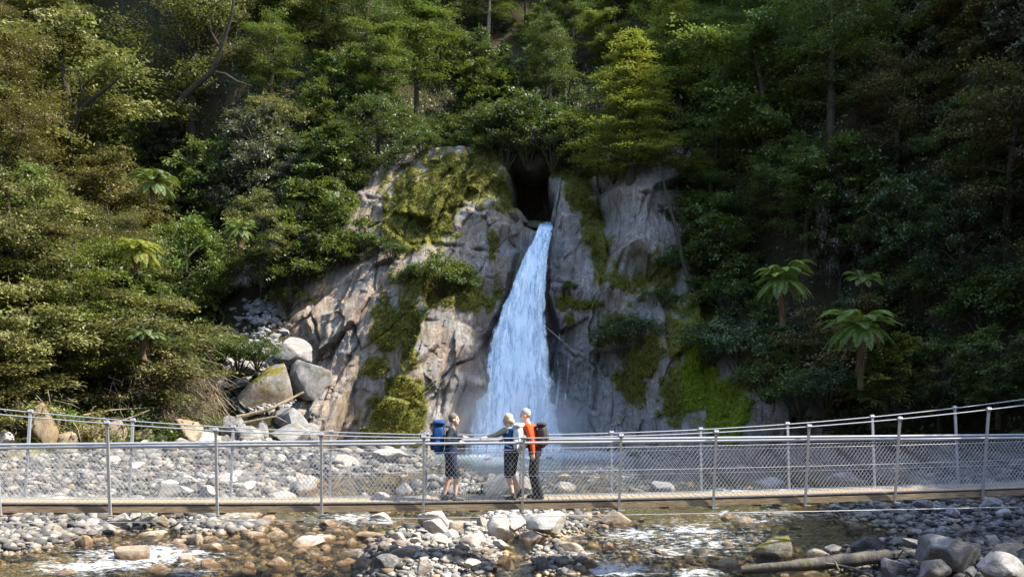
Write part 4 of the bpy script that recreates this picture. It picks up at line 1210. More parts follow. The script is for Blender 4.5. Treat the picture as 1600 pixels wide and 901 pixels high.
# --- the forest that fills the slopes
ZONES = {"l": "the left slope", "c": "the crest", "r": "the right slope"}
KIND_WORD = {"beech": "beech tree", "tall": "tall slender trunked tree", "broad": "broadleaf tree", "shrub": "shrub"}
LEAF_WORD = {"olive": "olive", "russet": "russet", "green": "green", "dark": "dark green", "lime": "yellow-green", "grey": "grey-green"}
def fill(n_max, kind_of, gap, dmin, dmax, seed, xlim=(-50, 40), ylim=(16, 84)):
    r = np.random.default_rng(seed)
    X = r.uniform(*xlim, 16000); Y = r.uniform(*ylim, 16000)
    d, s = toe_dist(X, Y)
    Z = hill_z(X, Y)
    sx, sy = CX + X * F / Y, CY - (Z - CZ) * F / Y
    ok = (d > dmin) & (d < dmax) & (sx > -330) & (sx < 2300) & (sy > -900)
    n = 0
    for i in np.where(ok)[0]:
        zone = "l" if sx[i] < 520 else ("c" if sx[i] < 930 else "r")
        k = kind_of(zone, sx[i], sy[i], d[i], r)
        if k is None: continue
        kind, leaf, h = k
        g = gap * (h / 7) ** .7 if kind != "shrub" else gap * .5
        if any((X[i] - a) ** 2 + (Y[i] - b) ** 2 < g * g for a, b in OCC): continue
        OCC.append((X[i], Y[i]))
        w = KIND_WORD[kind]; hgt = "high up" if sy[i] < 170 else ("low down" if sy[i] > 470 else "half way up")
        plant(kind, (X[i], Y[i], Z[i] - .15), h, leaf, f"{LEAF_WORD[leaf]} {w} {hgt} on {ZONES[zone]}", f"{w}s on {ZONES[zone]}",
              name="shrub" if kind == "shrub" else "tree", cat="shrub" if kind == "shrub" else "tree", wide=r.uniform(.95, 1.3), bark=BARK_GREY if kind == "tall" and r.random() < .5 else None)
        n += 1
        if n >= n_max: break
    return n
def pick(zone, sx, sy, d, r):
    if 515 < sx < 1090 and sy > 232: return None              # rock there
    if 330 < sx < 530 and sy > 430: return None               # gully and scree
    if 890 < sx < 1075 and 120 < sy < 330: return None        # the young conifer stands clear
    q = r.random()
    if zone == "l":
        if sx < 250: return ("beech", "olive" if q < .55 else ("russet" if q < .85 else "lime"), r.uniform(5.5, 8.5)) if r.random() < .75 else ("broad", "green", r.uniform(3.5, 5))
        return ("beech", "olive" if q < .6 else "green", r.uniform(6, 8.5)) if sy < 200 else ("broad", "green" if q < .5 else ("grey" if q < .75 else "dark"), r.uniform(3.2, 5.2))
    if zone == "c":
        return ("tall", "dark" if q < .45 else ("green" if q < .8 else "lime"), r.uniform(9, 13)) if r.random() < .6 else ("broad", "dark" if q < .7 else "green", r.uniform(3.5, 5.5))
    if sx < 1250: return ("beech", "green" if q < .7 else "lime", r.uniform(6, 9)) if sy < 250 else ("broad", "green" if q < .5 else "dark", r.uniform(3.2, 5))
    return ("beech", "green" if q < .35 else ("dark" if q < .75 else "russet"), r.uniform(6, 9.5)) if r.random() < .5 else ("broad", "dark" if q < .65 else ("green" if q < .85 else "grey"), r.uniform(3.5, 6))
n1 = fill(285, pick, 2.6, .2, 34, 5, ylim=(16, 98))
def pick_shrub(zone, sx, sy, d, r):
    if 515 < sx < 1090 and sy > 232: return None
    if 340 < sx < 530 and sy > 440: return None
    q = r.random()
    return ("shrub", {"l": "green" if q < .5 else ("olive" if q < .8 else "lime"), "c": "dark" if q < .6 else "green", "r": "dark" if q < .5 else "green"}[zone], r.uniform(1.3, 2.6))
n2 = fill(200, pick_shrub, 2.3, -.3, 10, 6)
print("forest", n1, n2)
# shrubs and ferns on the rock ledges and along the gully
LEDGE = [(690, 440, 60, 51.6, "green", "round green shrub on the ledge in the middle of the buttress"), (655, 440, 40, 51.8, "dark", "dark shrub left of the round one on the buttress ledge"), (725, 450, 36, 51.6, "green", "small shrub right of the round one on the buttress ledge"),
         (500, 405, 60, 53.2, "green", "bushy shrub at the left shoulder of the buttress"), (540, 385, 44, 54.0, "green", "shrub on the buttress shoulder nearer the rock"), (470, 430, 50, 52.6, "green", "shrub at the head of the scree"), (520, 340, 60, 56.0, "lime", "bright young shrub above the buttress shoulder"),
         (575, 385, 34, 53.6, "dark", "low dark shrub on the buttress crack"), (610, 395, 30, 53.0, "dark", "dark tuft shrub beside the buttress crack"), (970, 530, 50, 49.2, "dark", "dark shrub clinging under the overhang of the right wall"), (1000, 520, 40, 48.8, "dark", "second shrub under the overhang of the right wall"),
         (1030, 470, 34, 49.6, "green", "small shrub on the right wall beside the leaning trunk"), (372, 562, 44, 47.6, "green", "low green shrub on the scree"), (345, 545, 44, 47.4, "green", "shrub at the left margin of the scree"), (402, 555, 40, 47.4, "dark", "small dark shrub on the scree beside the boulders"),
         (1110, 540, 60, 46.6, "dark", "hanging dark shrub above the bright moss"), (1160, 560, 70, 45.0, "dark", "ferny dark shrub right of the bright moss"), (1200, 600, 60, 43.2, "green", "green shrub on the low right wall"), (1250, 620, 60, 41.5, "green", "green shrub at the right end of the low wall"),
         (1290, 610, 60, 38.5, "dark", "dark shrub at the foot of the large tree fern"), (1070, 420, 60, 52.0, "green", "green shrub behind the leaning trunk"), (1090, 350, 70, 54.0, "green", "green shrub above the leaning trunk"), (905, 250, 40, 56.5, "green", "small shrub over the top of the right wall"), (660, 232, 40, 58, "dark", "dark shrub on the crest of the buttress"),
         (600, 270, 46, 58.5, "dark", "dark shrub behind the crest of the buttress"), (560, 300, 50, 58.4, "dark", "dark shrub at the back shoulder of the buttress"), (890, 450, 14, 51.4, "green", "tiny shrub in a crack of the right wall"), (1140, 470, 60, 49.0, "green", "round green shrub on top of the low right wall"),
         (730, 232, 40, 58.2, "green", "green shrub above the mossy crest of the buttress"), (960, 265, 40, 55.8, "green", "green shrub under the young conifer"), (1030, 262, 50, 55.4, "green", "green shrub at the head of the leaning trunk"), (450, 470, 36, 52.4, "green", "shrub on the ochre bank at the gully head"), (420, 440, 46, 52.8, "grey", "pale shrub hanging over the gully head"),
         (790, 238, 50, 57.0, "dark", "dark shrub hanging into the left side of the cleft mouth"), (825, 228, 60, 57.2, "dark", "dark shrub roofing the cleft mouth"), (862, 236, 50, 56.4, "dark", "dark shrub hanging into the right side of the cleft mouth"), (770, 205, 60, 58.5, "dark", "dark bush on the rock left over the cleft"), (830, 198, 70, 58.0, "dark", "dark bush on the rock straight over the cleft"), (880, 215, 60, 57.5, "green", "green bush on the rock right over the cleft"), (800, 215, 60, 62.0, "dark", "dark shrub over the roof of the cleft"), (850, 215, 60, 61.0, "dark", "second dark shrub over the roof of the cleft"), (765, 218, 50, 60, "dark", "dark shrub left of the cleft roof")]
for (x, y, h, Y, lf, lb) in LEDGE:
    plant("shrub", P(x, y + h * .35, Y), h * Y / F * 1.05, lf, lb, name="shrub", cat="shrub", wide=1.25)
r = random.Random(4)
for i in range(46):
    x, y = r.choice([(r.uniform(1080, 1600), r.uniform(560, 690)), (r.uniform(1080, 1330), r.uniform(500, 640)), (r.uniform(180, 340), r.uniform(480, 640)), (r.uniform(430, 560), r.uniform(330, 430))])
    p = hill_hit(x, y)
    z = "the right bank" if x > 900 else "the left bank"
    low_fern(p + Vector((0, -.35, .1)), r.uniform(.8, 1.4), f"low green fern on {z} among the shrubs", f"low ferns on {z}")

# tall trees on the near right bank, just outside the picture, whose shade lies on the right shore
for i, (x, y, h) in enumerate([(21.5, 16.5, 19), (22.8, 20.0, 20), (21.8, 23.6, 19), (24.5, 13.0, 17), (25.5, 22, 20)]):
    plant("beech", (x, y, max(float(ground_z(x, y)[0]), float(hill_z(x, y)[0])) - .2), h, "dark", "tall beech on the near right bank", "tall beeches on the near right bank", wide=.75)

# --- undergrowth that covers the forest floor
n = 90000
r = np.random.default_rng(12)
X = r.uniform(-40, 40, n * 4); Y = r.uniform(16, 84, n * 4)
d, _ = toe_dist(X, Y); Z = hill_z(X, Y)
sx, sy = CX + X * F / Y, CY - (Z - CZ) * F / Y
ok = (d > -.5) & (d < 26) & (sx > -200) & (sx < 1800) & (sy > -100) & ~((sx > 515) & (sx < 1090) & (sy > 250)) & ~((sx > 350) & (sx < 530) & (sy > 440) & (d < 6))
idx = np.where(ok)[0][:n]
c = np.stack([X[idx], Y[idx], Z[idx] + np.abs(r.normal(0, .35, len(idx)))], -1)
rng = r
me = leaf_mesh("undergrowth", c, r.normal(0, 1, (len(c), 3)), r.normal(0, .6, (len(c), 3)) + np.array([0, -.4, 1]), r.uniform(.14, .34, len(c)), r.uniform(.07, .15, len(c)), LEAF["dark"])
tag(link("undergrowth", me), "dark leafy undergrowth covering the forest floor", "undergrowth", kind="stuff")
# ------------------------------------------------------------------ suspension footbridge
STEEL = mat_plain("galvanised_steel", (0.36, 0.38, 0.40), 0.45, 0.35, 0.35, 14)
WIRE = mat_plain("galvanised_wire", (0.58, 0.59, 0.60), 0.5, 0.45, 0.2, 10)
m = N("weathered_timber")
co = m.coord("Object", (0.6, 8, 8))
f = m.noise(co, 4.0, 6, 0.65); f2 = m.noise(m.coord("Object", (1, 1, 1)), 1.1, 4)
c = m.ramp(f, [(0.3, (0.16, 0.115, 0.07)), (0.6, (0.33, 0.255, 0.165)), (0.8, (0.42, 0.34, 0.235))])
c = m.mix(m.ramp(f2, [(0.45, 0.0), (0.7, 0.55)]), c, (0.12, 0.095, 0.07))
m.principled(c, 0.85, m.bump(f, 0.4, 0.02), spec=0.25)
TIMBER = m.m
BANG = math.atan(0.117)
BU = Vector((math.cos(BANG), math.sin(BANG), 0))              # along the bridge, to the right
BV = Vector((-math.sin(BANG), math.cos(BANG), 0))             # across, away from the viewer
def bz(X): return 1.49 + 0.0011 * (X + 1.5) ** 2              # deck
def cz_(X): return 2.80 + 0.0055 * (X + 1.2) ** 2             # main cables
def hz(X): return 2.70 + 0.0030 * (X + 1.0)                   # handrails
def bp(X, v, z): return Vector((X, 17.0 + 0.117 * (X + 10.9), z)) + BV * v
bridge = empty("suspension_bridge", bp(-1.3, .4, bz(-1.3)))
BO = Vector(bridge.location)
def bpart(name, mb, mat, smooth=True, parent=None, sharp=40):
    mb.v = [Vector(v) - BO for v in mb.v]
    return link(name, mb.mesh(name, mat, smooth, sharp), parent or bridge)
tag(bridge, "narrow suspension footbridge with steel posts, wire mesh sides and a timber deck", "bridge")
FX = [-10.9 + 1.962 * i for i in range(-5, 16)]               # frames
W = 0.82
def lean(X, v, z):
    """posts splay outwards with height"""
    return v + (0.17 if v > W / 2 else -0.17) * max(0.0, (z - bz(X)) / 1.4)
for X in FX:
    for v, up in ((-0.05, 1), (W + 0.05, 1)):
        z0, z1 = bz(X) - 0.20, cz_(X) + 0.06
        mb = MB()
        nx = 0.0
        a, b = bp(X, lean(X, v, z0), z0), bp(X + 0.02, lean(X, v, z1), z1)
        d = (b - a)
        rot = Matrix((BU, d.normalized().cross(BU).normalized(), d.normalized())).transposed()
        mb.box((a + b) / 2, (0.048, 0.045, d.length), rot)
        pst = bpart("post", mb, STEEL, False)
        cl = MB().tube([b - BU * .045 - Vector((0, 0, .05)), b + BU * .045 - Vector((0, 0, .05))], .042, 8)
        bpart("cable_clamp", cl, STEEL, True, pst)
        br = MB().box(bp(X + .05, v + (-.02 if v < 0 else .02), bz(X) - .19), (.14, .05, .012), Matrix.Rotation(BANG, 3, 'Z'))
        bpart("foot_bracket", br, STEEL, False, pst)
    mb = MB().box(bp(X, W / 2, bz(X) - 0.185), (0.07, W + 0.06, 0.075), Matrix.Rotation(BANG, 3, 'Z'))
    bpart("cross_beam", mb, TIMBER, False)
for i in range(len(FX) - 1):
    X0, X1 = FX[i], FX[i + 1]
    for v in (-0.0, W):
        a, b = bp(X0 + .004, v, bz(X0) - .085), bp(X1 - .004, v, bz(X1) - .085)
        d = b - a
        rot = Matrix((d.normalized(), BV, d.normalized().cross(BV))).transposed()
        mb = MB().box((a + b) / 2, (d.length, .05, .115), rot)
        bpart("edge_beam", mb, TIMBER, False)
        mb = MB().box((a + b) / 2 + Vector((0, 0, .108)) + BV * (.012 if v == 0 else -.012), (d.length, .04, .022), rot)
        bpart("kerb_strip", mb, WIRE, False)
    for k, fx in ((0, .5),):                                   # joist ends that show under the deck
        X = X0 + (X1 - X0) * fx
        mb = MB().box(bp(X, W / 2, bz(X) - .165), (.16, W - .1, .045), Matrix.Rotation(BANG, 3, 'Z'))
        bpart("joist", mb, TIMBER, False)
pm = MB().box((0, 0, 0), (.135, W - .06, .035)).mesh("deck_plank", TIMBER, False)
X = FX[0]
while X < FX[-1]:
    q = bp(X, W / 2, bz(X) - .008 + random.uniform(-.002, .002)) - BO
    link("deck_plank", pm, bridge, q, (0, -0.0022 * (X + 1.5), BANG))
    X += .149
xs = np.linspace(FX[0], FX[-1], 90)
for v in (0.0, W):
    sg = -1 if v == 0 else 1
    def rail(zf, rad, off=0.0):
        return MB().tube([bp(x, lean(x, -0.05 if v == 0 else W + .05, zf(x)) - sg * off, zf(x)) for x in xs], rad, 8)
    bpart("main_cable", rail(lambda x: cz_(x), .012), STEEL)
    bpart("handrail", rail(lambda x: hz(x), .028, .05), STEEL)
    bpart("mesh_wire", rail(lambda x: bz(x) + 1.03, .0045, .03), WIRE)
    bpart("mesh_wire", rail(lambda x: bz(x) + 0.54, .004, .03), WIRE)
    bpart("mesh_wire", rail(lambda x: bz(x) + 0.05, .004, .03), WIRE)
# chain-link panels, one per bay and side: two families of slanting wires woven past each other
def mesh_panel(X0, X1, v):
    sg = -1 if v < W / 2 else 1
    V, Fc = [], []
    H0, H1 = .05, 1.03
    pit = .086
    R_ = .0034
    for fam in (1, -1):
        s = X0 - (H1 - H0) * 0.75
        while s < X1 + (H1 - H0) * 0.75:
            t0, t1 = 0.0, 1.0
            run = (H1 - H0) * 0.75 * fam
            a, b = (s, s + run)
            if a == b: continue
            lo, hi = X0 + .03, X1 - .03
            ta, tb_ = (lo - a) / (b - a), (hi - a) / (b - a)
            t0, t1 = max(0, min(ta, tb_)), min(1, max(ta, tb_))
            if t1 - t0 > .03:
                pts = []
                for t in (t0, t1):
                    x = a + (b - a) * t; z = bz(x) + H0 + (H1 - H0) * t
                    pts.append(bp(x, lean(x, -0.05 if v == 0 else W + .05, z) - sg * (.03 + .004 * fam), z) - BO)
                d = (pts[1] - pts[0]).normalized()
                e1 = d.cross(BV).normalized(); e2 = d.cross(e1)
                k = len(V)
                for p_ in pts:
                    for q in range(3):
                        an = 2.094 * q
                        V.append(p_ + (e1 * math.cos(an) + e2 * math.sin(an)) * R_)
                Fc += [(k, k + 1, k + 4, k + 3), (k + 1, k + 2, k + 5, k + 4), (k + 2, k, k + 3, k + 5)]
            s += pit
    me = bpy.data.meshes.new("mesh_panel")
    me.from_pydata([tuple(q) for q in V], [], Fc)
    me.materials.append(WIRE)
    return link("mesh_panel", me, bridge)
for i in range(len(FX) - 1):
    for v in (0.0, W): mesh_panel(FX[i], FX[i + 1], v)
# wind stay: a cable slung below and to this side, with a strut to the deck
mb = MB().tube([bp(x, -.9, 1.33 + 0.0003 * (x + 1.0) ** 2) for x in xs], .006, 6)
bpart("wind_cable", mb, STEEL)
Xs = FX[12]
mb = MB().box((bp(Xs, 0, bz(Xs) - .2) + bp(Xs + .28, -.62, bz(Xs) - .32)) / 2, (.06, .75, .02), Matrix.Rotation(BANG - .5, 3, 'Z'))
bpart("stay_strut", mb, STEEL, False)

# ------------------------------------------------------------------ driftwood, brushwood, roots
def stick(pts, r0, r1, n=8, mat=None, name="driftwood_log", knob=0.0):
    mb = MB()
    pts = [Vector(p) for p in pts]
    k = 14
    P2, R2 = [], []
    for i in range(k):
        t = i / (k - 1) * (len(pts) - 1); j = min(int(t), len(pts) - 2)
        q = pts[j].lerp(pts[j + 1], t - j)
        P2.append(q + Vector((random.uniform(-1, 1), random.uniform(-1, 1), random.uniform(-1, 1))) * r0 * .12)
        R2.append((r0 + (r1 - r0) * i / (k - 1)) * (1 + random.uniform(-knob, knob)))
    mb.tube(P2, R2, n)
    return mb
lg = stick([G(1160, 892, .10) + Vector((0, 0, .02)), G(1235, 884, .26), G(1310, 876, .34), G(1386, 868, .40)], .085, .15, 10, knob=.10)
root = link("driftwood_log", lg.mesh("driftwood_log", mat_bark("driftwood", (0.05, 0.042, 0.034), (0.17, 0.15, 0.125))))
tag(root, "long grey driftwood log lying on the shaded right shore", "log")
for pts, r0, r1 in (([(1290, 880, .34), (1330, 886, .30), (1350, 893, .25)], .035, .012), ([(1305, 878, .36), (1312, 892, .30)], .03, .01), ([(1382, 868, .40), (1400, 866, .42), (1440, 862, .36)], .10, .08), ([(1404, 868, .45), (1412, 858, .6), (1418, 868, .5)], .02, .008)):
    mb = stick([G(x, y, z) for x, y, z in pts], r0, r1, 7, knob=.1)
    link("branch", mb.mesh("branch", root.data.materials[0]), root)
for i, (pts, r0, r1, lb) in enumerate([
        ([(90, 692, 38), (150, 672, 38.5), (235, 640, 39.5)], .07, .03, "pale dead pole lying along the left bank foot"),
        ([(130, 648, 38), (175, 640, 39), (240, 636, 40)], .035, .015, "thin bleached branch above the bank boulders"),
        ([(318, 582, 43), (340, 622, 43.5), (362, 655, 44)], .05, .03, "grey dead branch leaning on the brushwood's right side"),
        ([(300, 560, 43), (330, 600, 43), (368, 640, 43.5)], .03, .015, "thin dead branch hanging down the brushwood"),
        ([(262, 545, 42), (285, 548, 42.4), (276, 562, 42)], .04, .02, "short forked dead branch above the brushwood"),
        ([(370, 652, 45), (420, 640, 45.4), (475, 612, 46.5)], .11, .05, "weathered log wedged under the rockfall boulders"),
        ([(380, 660, 44.6), (430, 650, 45), (450, 660, 45)], .05, .02, "thin log at the foot of the rockfall"),
        ([(402, 486, 53), (408, 455, 53), (404, 430, 53)], .03, .01, "hanging root at the gully head"),
        ([(852, 510, 51.2), (882, 535, 50.6), (902, 555, 50.4), (920, 572, 50.2)], .03, .015, "bleached stick lodged across the right wall"),
        ([(880, 362, 52.8), (872, 372, 52.6), (866, 388, 52.6)], .05, .02, "bent stick at the lip of the fall"),
        ([(60, 640, 35.6), (30, 660, 35.4), (20, 690, 35.2)], .035, .012, "curved bare root left of the pillar boulder")]):
    mb = stick([P(*q) for q in pts], r0, r1, 6, knob=.15)
    tag(link("dead_branch", mb.mesh("dead_branch", DEADWOOD)), lb, "dead branch")
# tangle of dead twigs hanging over the bank
mb = MB()
r = random.Random(9)
for i in range(900):
    x, y = r.gauss(275, 42), r.gauss(612, 30)
    if y > 668 or x > 352: continue
    Yb = 37.5 + (x - 120) * .032 + (640 - y) * .012
    a = P(x, y, Yb) + Vector((r.gauss(0, .1), r.gauss(0, .35), 0))
    an = r.gauss(-.5, .6)
    ln = r.uniform(.4, 1.5)
    d = Vector((math.cos(an), r.gauss(0, .3), math.sin(an))) * ln
    mid = a + d * .5 + Vector((r.gauss(0, .08), r.gauss(0, .08), r.gauss(.05, .08)))
    mb.tube([a, mid, a + d + Vector((0, 0, -.12 * ln))], [r.uniform(.008, .022), .010, .004], 3, False)
tag(link("brushwood", mb.mesh("brushwood", DEADWOOD)), "tangle of dead brown twigs hanging over the left bank", "brushwood", kind="stuff")
mb = MB()
for i in range(170):
    x, y = r.gauss(30, 35), r.gauss(660, 22)
    a = P(x, y, 35.2 + x * .012) + Vector((0, r.gauss(0, .2), 0))
    an = r.gauss(-1.2, .7); ln = r.uniform(.4, 1.3)
    d = Vector((math.cos(an), r.gauss(0, .3), math.sin(an))) * ln
    mb.tube([a, a + d * .5 + Vector((r.gauss(0, .1), 0, r.gauss(0, .1))), a + d], [.018, .012, .004], 3, False)
tag(link("roots", mb.mesh("roots", DEADWOOD)), "tangle of bare roots round the pillar boulder at the left", "roots", kind="stuff")

# ------------------------------------------------------------------ loose cobbles and gravel
r = random.Random(21)
AREAS = [  # photo polygon box, count, size range (m), kinds, label, group
    ((-20, 330, 795, 862), 40, (.16, .42), "pggb", "cobble on the beach at the left water's edge", "cobbles on the left beach"),
    ((60, 500, 705, 792), 50, (.25, .62), "pppg", "pale cobble on the gravel bar behind the bridge", "cobbles on the gravel bar"),
    ((590, 800, 800, 900), 44, (.12, .34), "pppgb", "pale cobble heaped on the shoal under the bridge", "cobbles on the shoal"),
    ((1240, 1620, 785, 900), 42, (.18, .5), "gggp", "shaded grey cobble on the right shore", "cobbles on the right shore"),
    ((250, 620, 805, 900), 62, (.22, .6), "bbb", "wet brown cobble in the clear shallows", "cobbles in the shallows"),
    ((820, 1230, 795, 900), 22, (.2, .45), "bbg", "wet cobble in the main rapid", "cobbles in the rapid"),
    ((500, 940, 712, 782), 18, (.35, .8), "ggp", "grey stone in the stream behind the mesh", "stones behind the mesh"),
    ((960, 1600, 705, 775), 20, (.3, .8), "gggm", "dark stone on the far shore behind the mesh", "stones on the far shore")]
for (x0, x1, y0, y1), n, (s0, s1), kinds, lb, grp in AREAS:
    k = 0; tries = 0
    while k < n and tries < n * 14:
        tries += 1
        x = r.uniform(x0, x1)
        q = G(x, y0 + (y1 - y0) * r.random(), 0)
        s = s0 + (s1 - s0) * r.random() ** 2.2
        if any((q.x - a) ** 2 + (q.y - b) ** 2 < (c * .75 + s * .4) ** 2 for a, b, c in ROCKS): continue
        gz = float(ground_z(q.x, q.y)[0])
        wet = gz < wz(q.y) - .02
        if wet and "wet" not in lb and "stone" not in lb: continue
        if wet: gz = max(gz, wz(q.y) - s * .28)
        kd = r.choice(kinds)
        o = link("cobble", RS[kd][r.randrange(6)], None, (q.x, q.y, gz + s * .16), (r.uniform(-.25, .25), r.uniform(-.25, .25), r.uniform(0, 6.28)), (s * .5 * r.uniform(.85, 1.3), s * .5 * r.uniform(.7, 1), s * r.uniform(.26, .42)))
        tag(o, lb, "cobble", grp)
        ROCKS.append((q.x, q.y, s * .5))
        k += 1
# small stones that nobody could count
def gravel(name, label, n, boxes, smin, smax, mat, deep=.14):
    rr = np.random.default_rng(len(name) + n)
    bm = bmesh.new(); bmesh.ops.create_icosphere(bm, subdivisions=1, radius=1.0)
    base = np.array([v.co[:] for v in bm.verts]); fc = np.array([[v.index for v in f.verts] for f in bm.faces]); bm.free()
    pts = []
    for (x0, x1, y0, y1, k) in boxes:
        x = rr.uniform(x0, x1, k * 2); y = rr.uniform(y0, y1, k * 2)
        Yq = F * (CZ - 0.012 * (26 - 20) - .2) / (y - CY)
        Xq = (x - CX) * Yq / F
        g = ground_z(Xq, Yq)
        keep = np.where((g > wz(Yq) - deep) & (toe_dist(Xq, Yq)[0] < .6))[0][:k]
        pts.append(np.stack([Xq[keep], Yq[keep], g[keep]], -1))
    c = np.concatenate(pts); n = len(c)
    s = smin + (smax - smin) * rr.random(n) ** 3.2
    s = s * np.clip(c[:, 1] / 24, .8, 1.7)
    sc = np.stack([s * rr.uniform(.8, 1.3, n), s * rr.uniform(.7, 1.1, n), s * rr.uniform(.4, .75, n)], -1)
    an = rr.uniform(0, 6.28, n); ca, sa = np.cos(an), np.sin(an)
    V = base[None] * (1 + rr.normal(0, .20, (n, len(base), 1))) * sc[:, None]
    V = np.stack([V[..., 0] * ca[:, None] - V[..., 1] * sa[:, None], V[..., 0] * sa[:, None] + V[..., 1] * ca[:, None], V[..., 2]], -1)
    V += c[:, None] + np.array([0, 0, 1])[None, None] * (s * .25)[:, None, None]
    Fc = (fc[None] + (np.arange(n) * len(base))[:, None, None]).reshape(-1, 3)
    me = mesh_np(name, V.reshape(-1, 3), Fc, mat, False, {"stone": ('FACE', np.repeat(rr.random(n), len(fc)))})
    return tag(link(name, me), label, "gravel", kind="stuff")
def gravel_mat(name, k):
    m = N(name)
    t = m.attr("stone")
    c = m.ramp(t, [(0.0, (0.05, 0.05, 0.052)), (0.4, (0.125, 0.123, 0.12)), (0.68, (0.21, 0.20, 0.185)), (0.88, (0.33, 0.315, 0.29)), (1.0, (0.18, 0.13, 0.085))])
    wc = m.coord("World"); fn = m.noise(wc, 12, 5, 0.7)
    c = m.mix(1.0, c, (k, k * .97, k * .92), 'MULTIPLY')
    c = m.mix(m.math('MULTIPLY', fn, 0.6), c, m.mix(1.0, c, (0.45, 0.42, 0.38), 'MULTIPLY'))
    sp_ = m.n("SeparateXYZ"); m.set(sp_.inputs[0], m.n("NewGeometry").outputs["Position"])
    lvl = m.math('SUBTRACT', sp_.outputs[2], m.math('MULTIPLY', m.math('SUBTRACT', sp_.outputs[1], 20.0), 0.012))
    w_ = m.ramp(lvl, [(0.02, 1.0), (0.09, 0.0)])
    c = m.mix(w_, c, m.mix(1.0, c, (0.85, 0.66, 0.40), 'MULTIPLY'))
    m.principled(c, m.math('SUBTRACT', 0.85, m.math('MULTIPLY', w_, 0.5)), m.bump(fn, .4, .02), spec=.35)
    return m.m
GRAVEL, GRAVEL_PALE = gravel_mat("gravel_stones", 0.88), gravel_mat("pale_gravel_stones", 1.75)
gravel("gravel", "small grey and white stones of the sunlit left beach and gravel bar", 1, [(-40, 520, 700, 790, 6500), (-40, 420, 790, 875, 8000)], .028, .19, GRAVEL)
gravel("gravel", "small stones of the shoal under the bridge", 2, [(560, 920, 792, 905, 3600)], .03, .14, GRAVEL_PALE)
gravel("gravel", "small shaded stones of the right shore", 3, [(1180, 1680, 780, 905, 4800), (940, 1680, 700, 780, 4500)], .04, .17, GRAVEL)
gravel("gravel", "stones lying in the clear shallows under the water", 4, [(150, 640, 795, 905, 4200), (860, 1250, 795, 905, 2200), (480, 960, 712, 785, 1500)], .06, .22, GRAVEL, .7)
# scree in the gully
rr = np.random.default_rng(3)
mbv = []
for i in range(620):
    t = rr.random()
    x = 405 + rr.normal(0, 1) * (16 + 26 * t) + (1 - t) * 6; y = 470 + 175 * t
    q = hill_hit(x, y)
    mbv.append((q, .06 + .34 * rr.random() ** 2.2))
mb = MB()
bm = bmesh.new(); bmesh.ops.create_icosphere(bm, subdivisions=1, radius=1.0)
ib = [v.co.copy() for v in bm.verts]; fb = [[v.index for v in f.verts] for f in bm.faces]; bm.free()
for q, s in mbv:
    rot = Euler((rr.uniform(-.6, .6), rr.uniform(-.6, .6), rr.uniform(0, 6))).to_matrix()
    b0 = len(mb.v)
    mb.v += [q + Vector((0, -.05, .05)) + rot @ Vector((v.x * s, v.y * s * .8, v.z * s * .55)) * (1 + rr.normal(0, .16)) for v in ib]
    mb.f += [tuple(b0 + i for i in f) for f in fb]
tag(link("scree", mb.mesh("scree", MAT_GREY, False)), "broken grey rock scree in the gully left of the buttress", "scree", kind="stuff")
# ------------------------------------------------------------------ the three hikers
def mat_cloth(name, col, rough=0.85):
    return mat_plain(name, col, rough, 0, 0.45, 14, 0.2, 0.25)
SKIN = mat_plain("skin", (0.58, 0.36, 0.25), 0.55, 0, 0.15, 9, 0.35)
C_BLACK, C_NAVY, C_ORANGE, C_GREY = mat_cloth("black_cloth", (0.022, 0.023, 0.026)), mat_cloth("navy_cloth", (0.018, 0.024, 0.045)), mat_cloth("orange_cloth", (0.78, 0.085, 0.018)), mat_cloth("grey_cloth", (0.085, 0.09, 0.095))
C_BLUE, C_WHITE, C_BROWN, C_BLUE2 = mat_cloth("blue_nylon", (0.009, 0.05, 0.17), .6), mat_cloth("pale_nylon", (0.62, 0.66, 0.72), .6), mat_cloth("brown_nylon", (0.045, 0.039, 0.034), .7), mat_cloth("blue_shirt", (0.03, 0.09, 0.24))
C_SHOE, C_TAN = mat_cloth("shoe", (0.05, 0.045, 0.04)), mat_cloth("tan_shoe", (0.13, 0.12, 0.11))
HAIR_BROWN, HAIR_BLOND, HAIR_GREY = mat_cloth("brown_hair", (0.17, 0.13, 0.095)), mat_cloth("blond_hair", (0.60, 0.48, 0.30)), mat_cloth("grey_hair", (0.38, 0.37, 0.345))
EYE = mat_plain("eye", (0.02, 0.02, 0.02), 0.2)

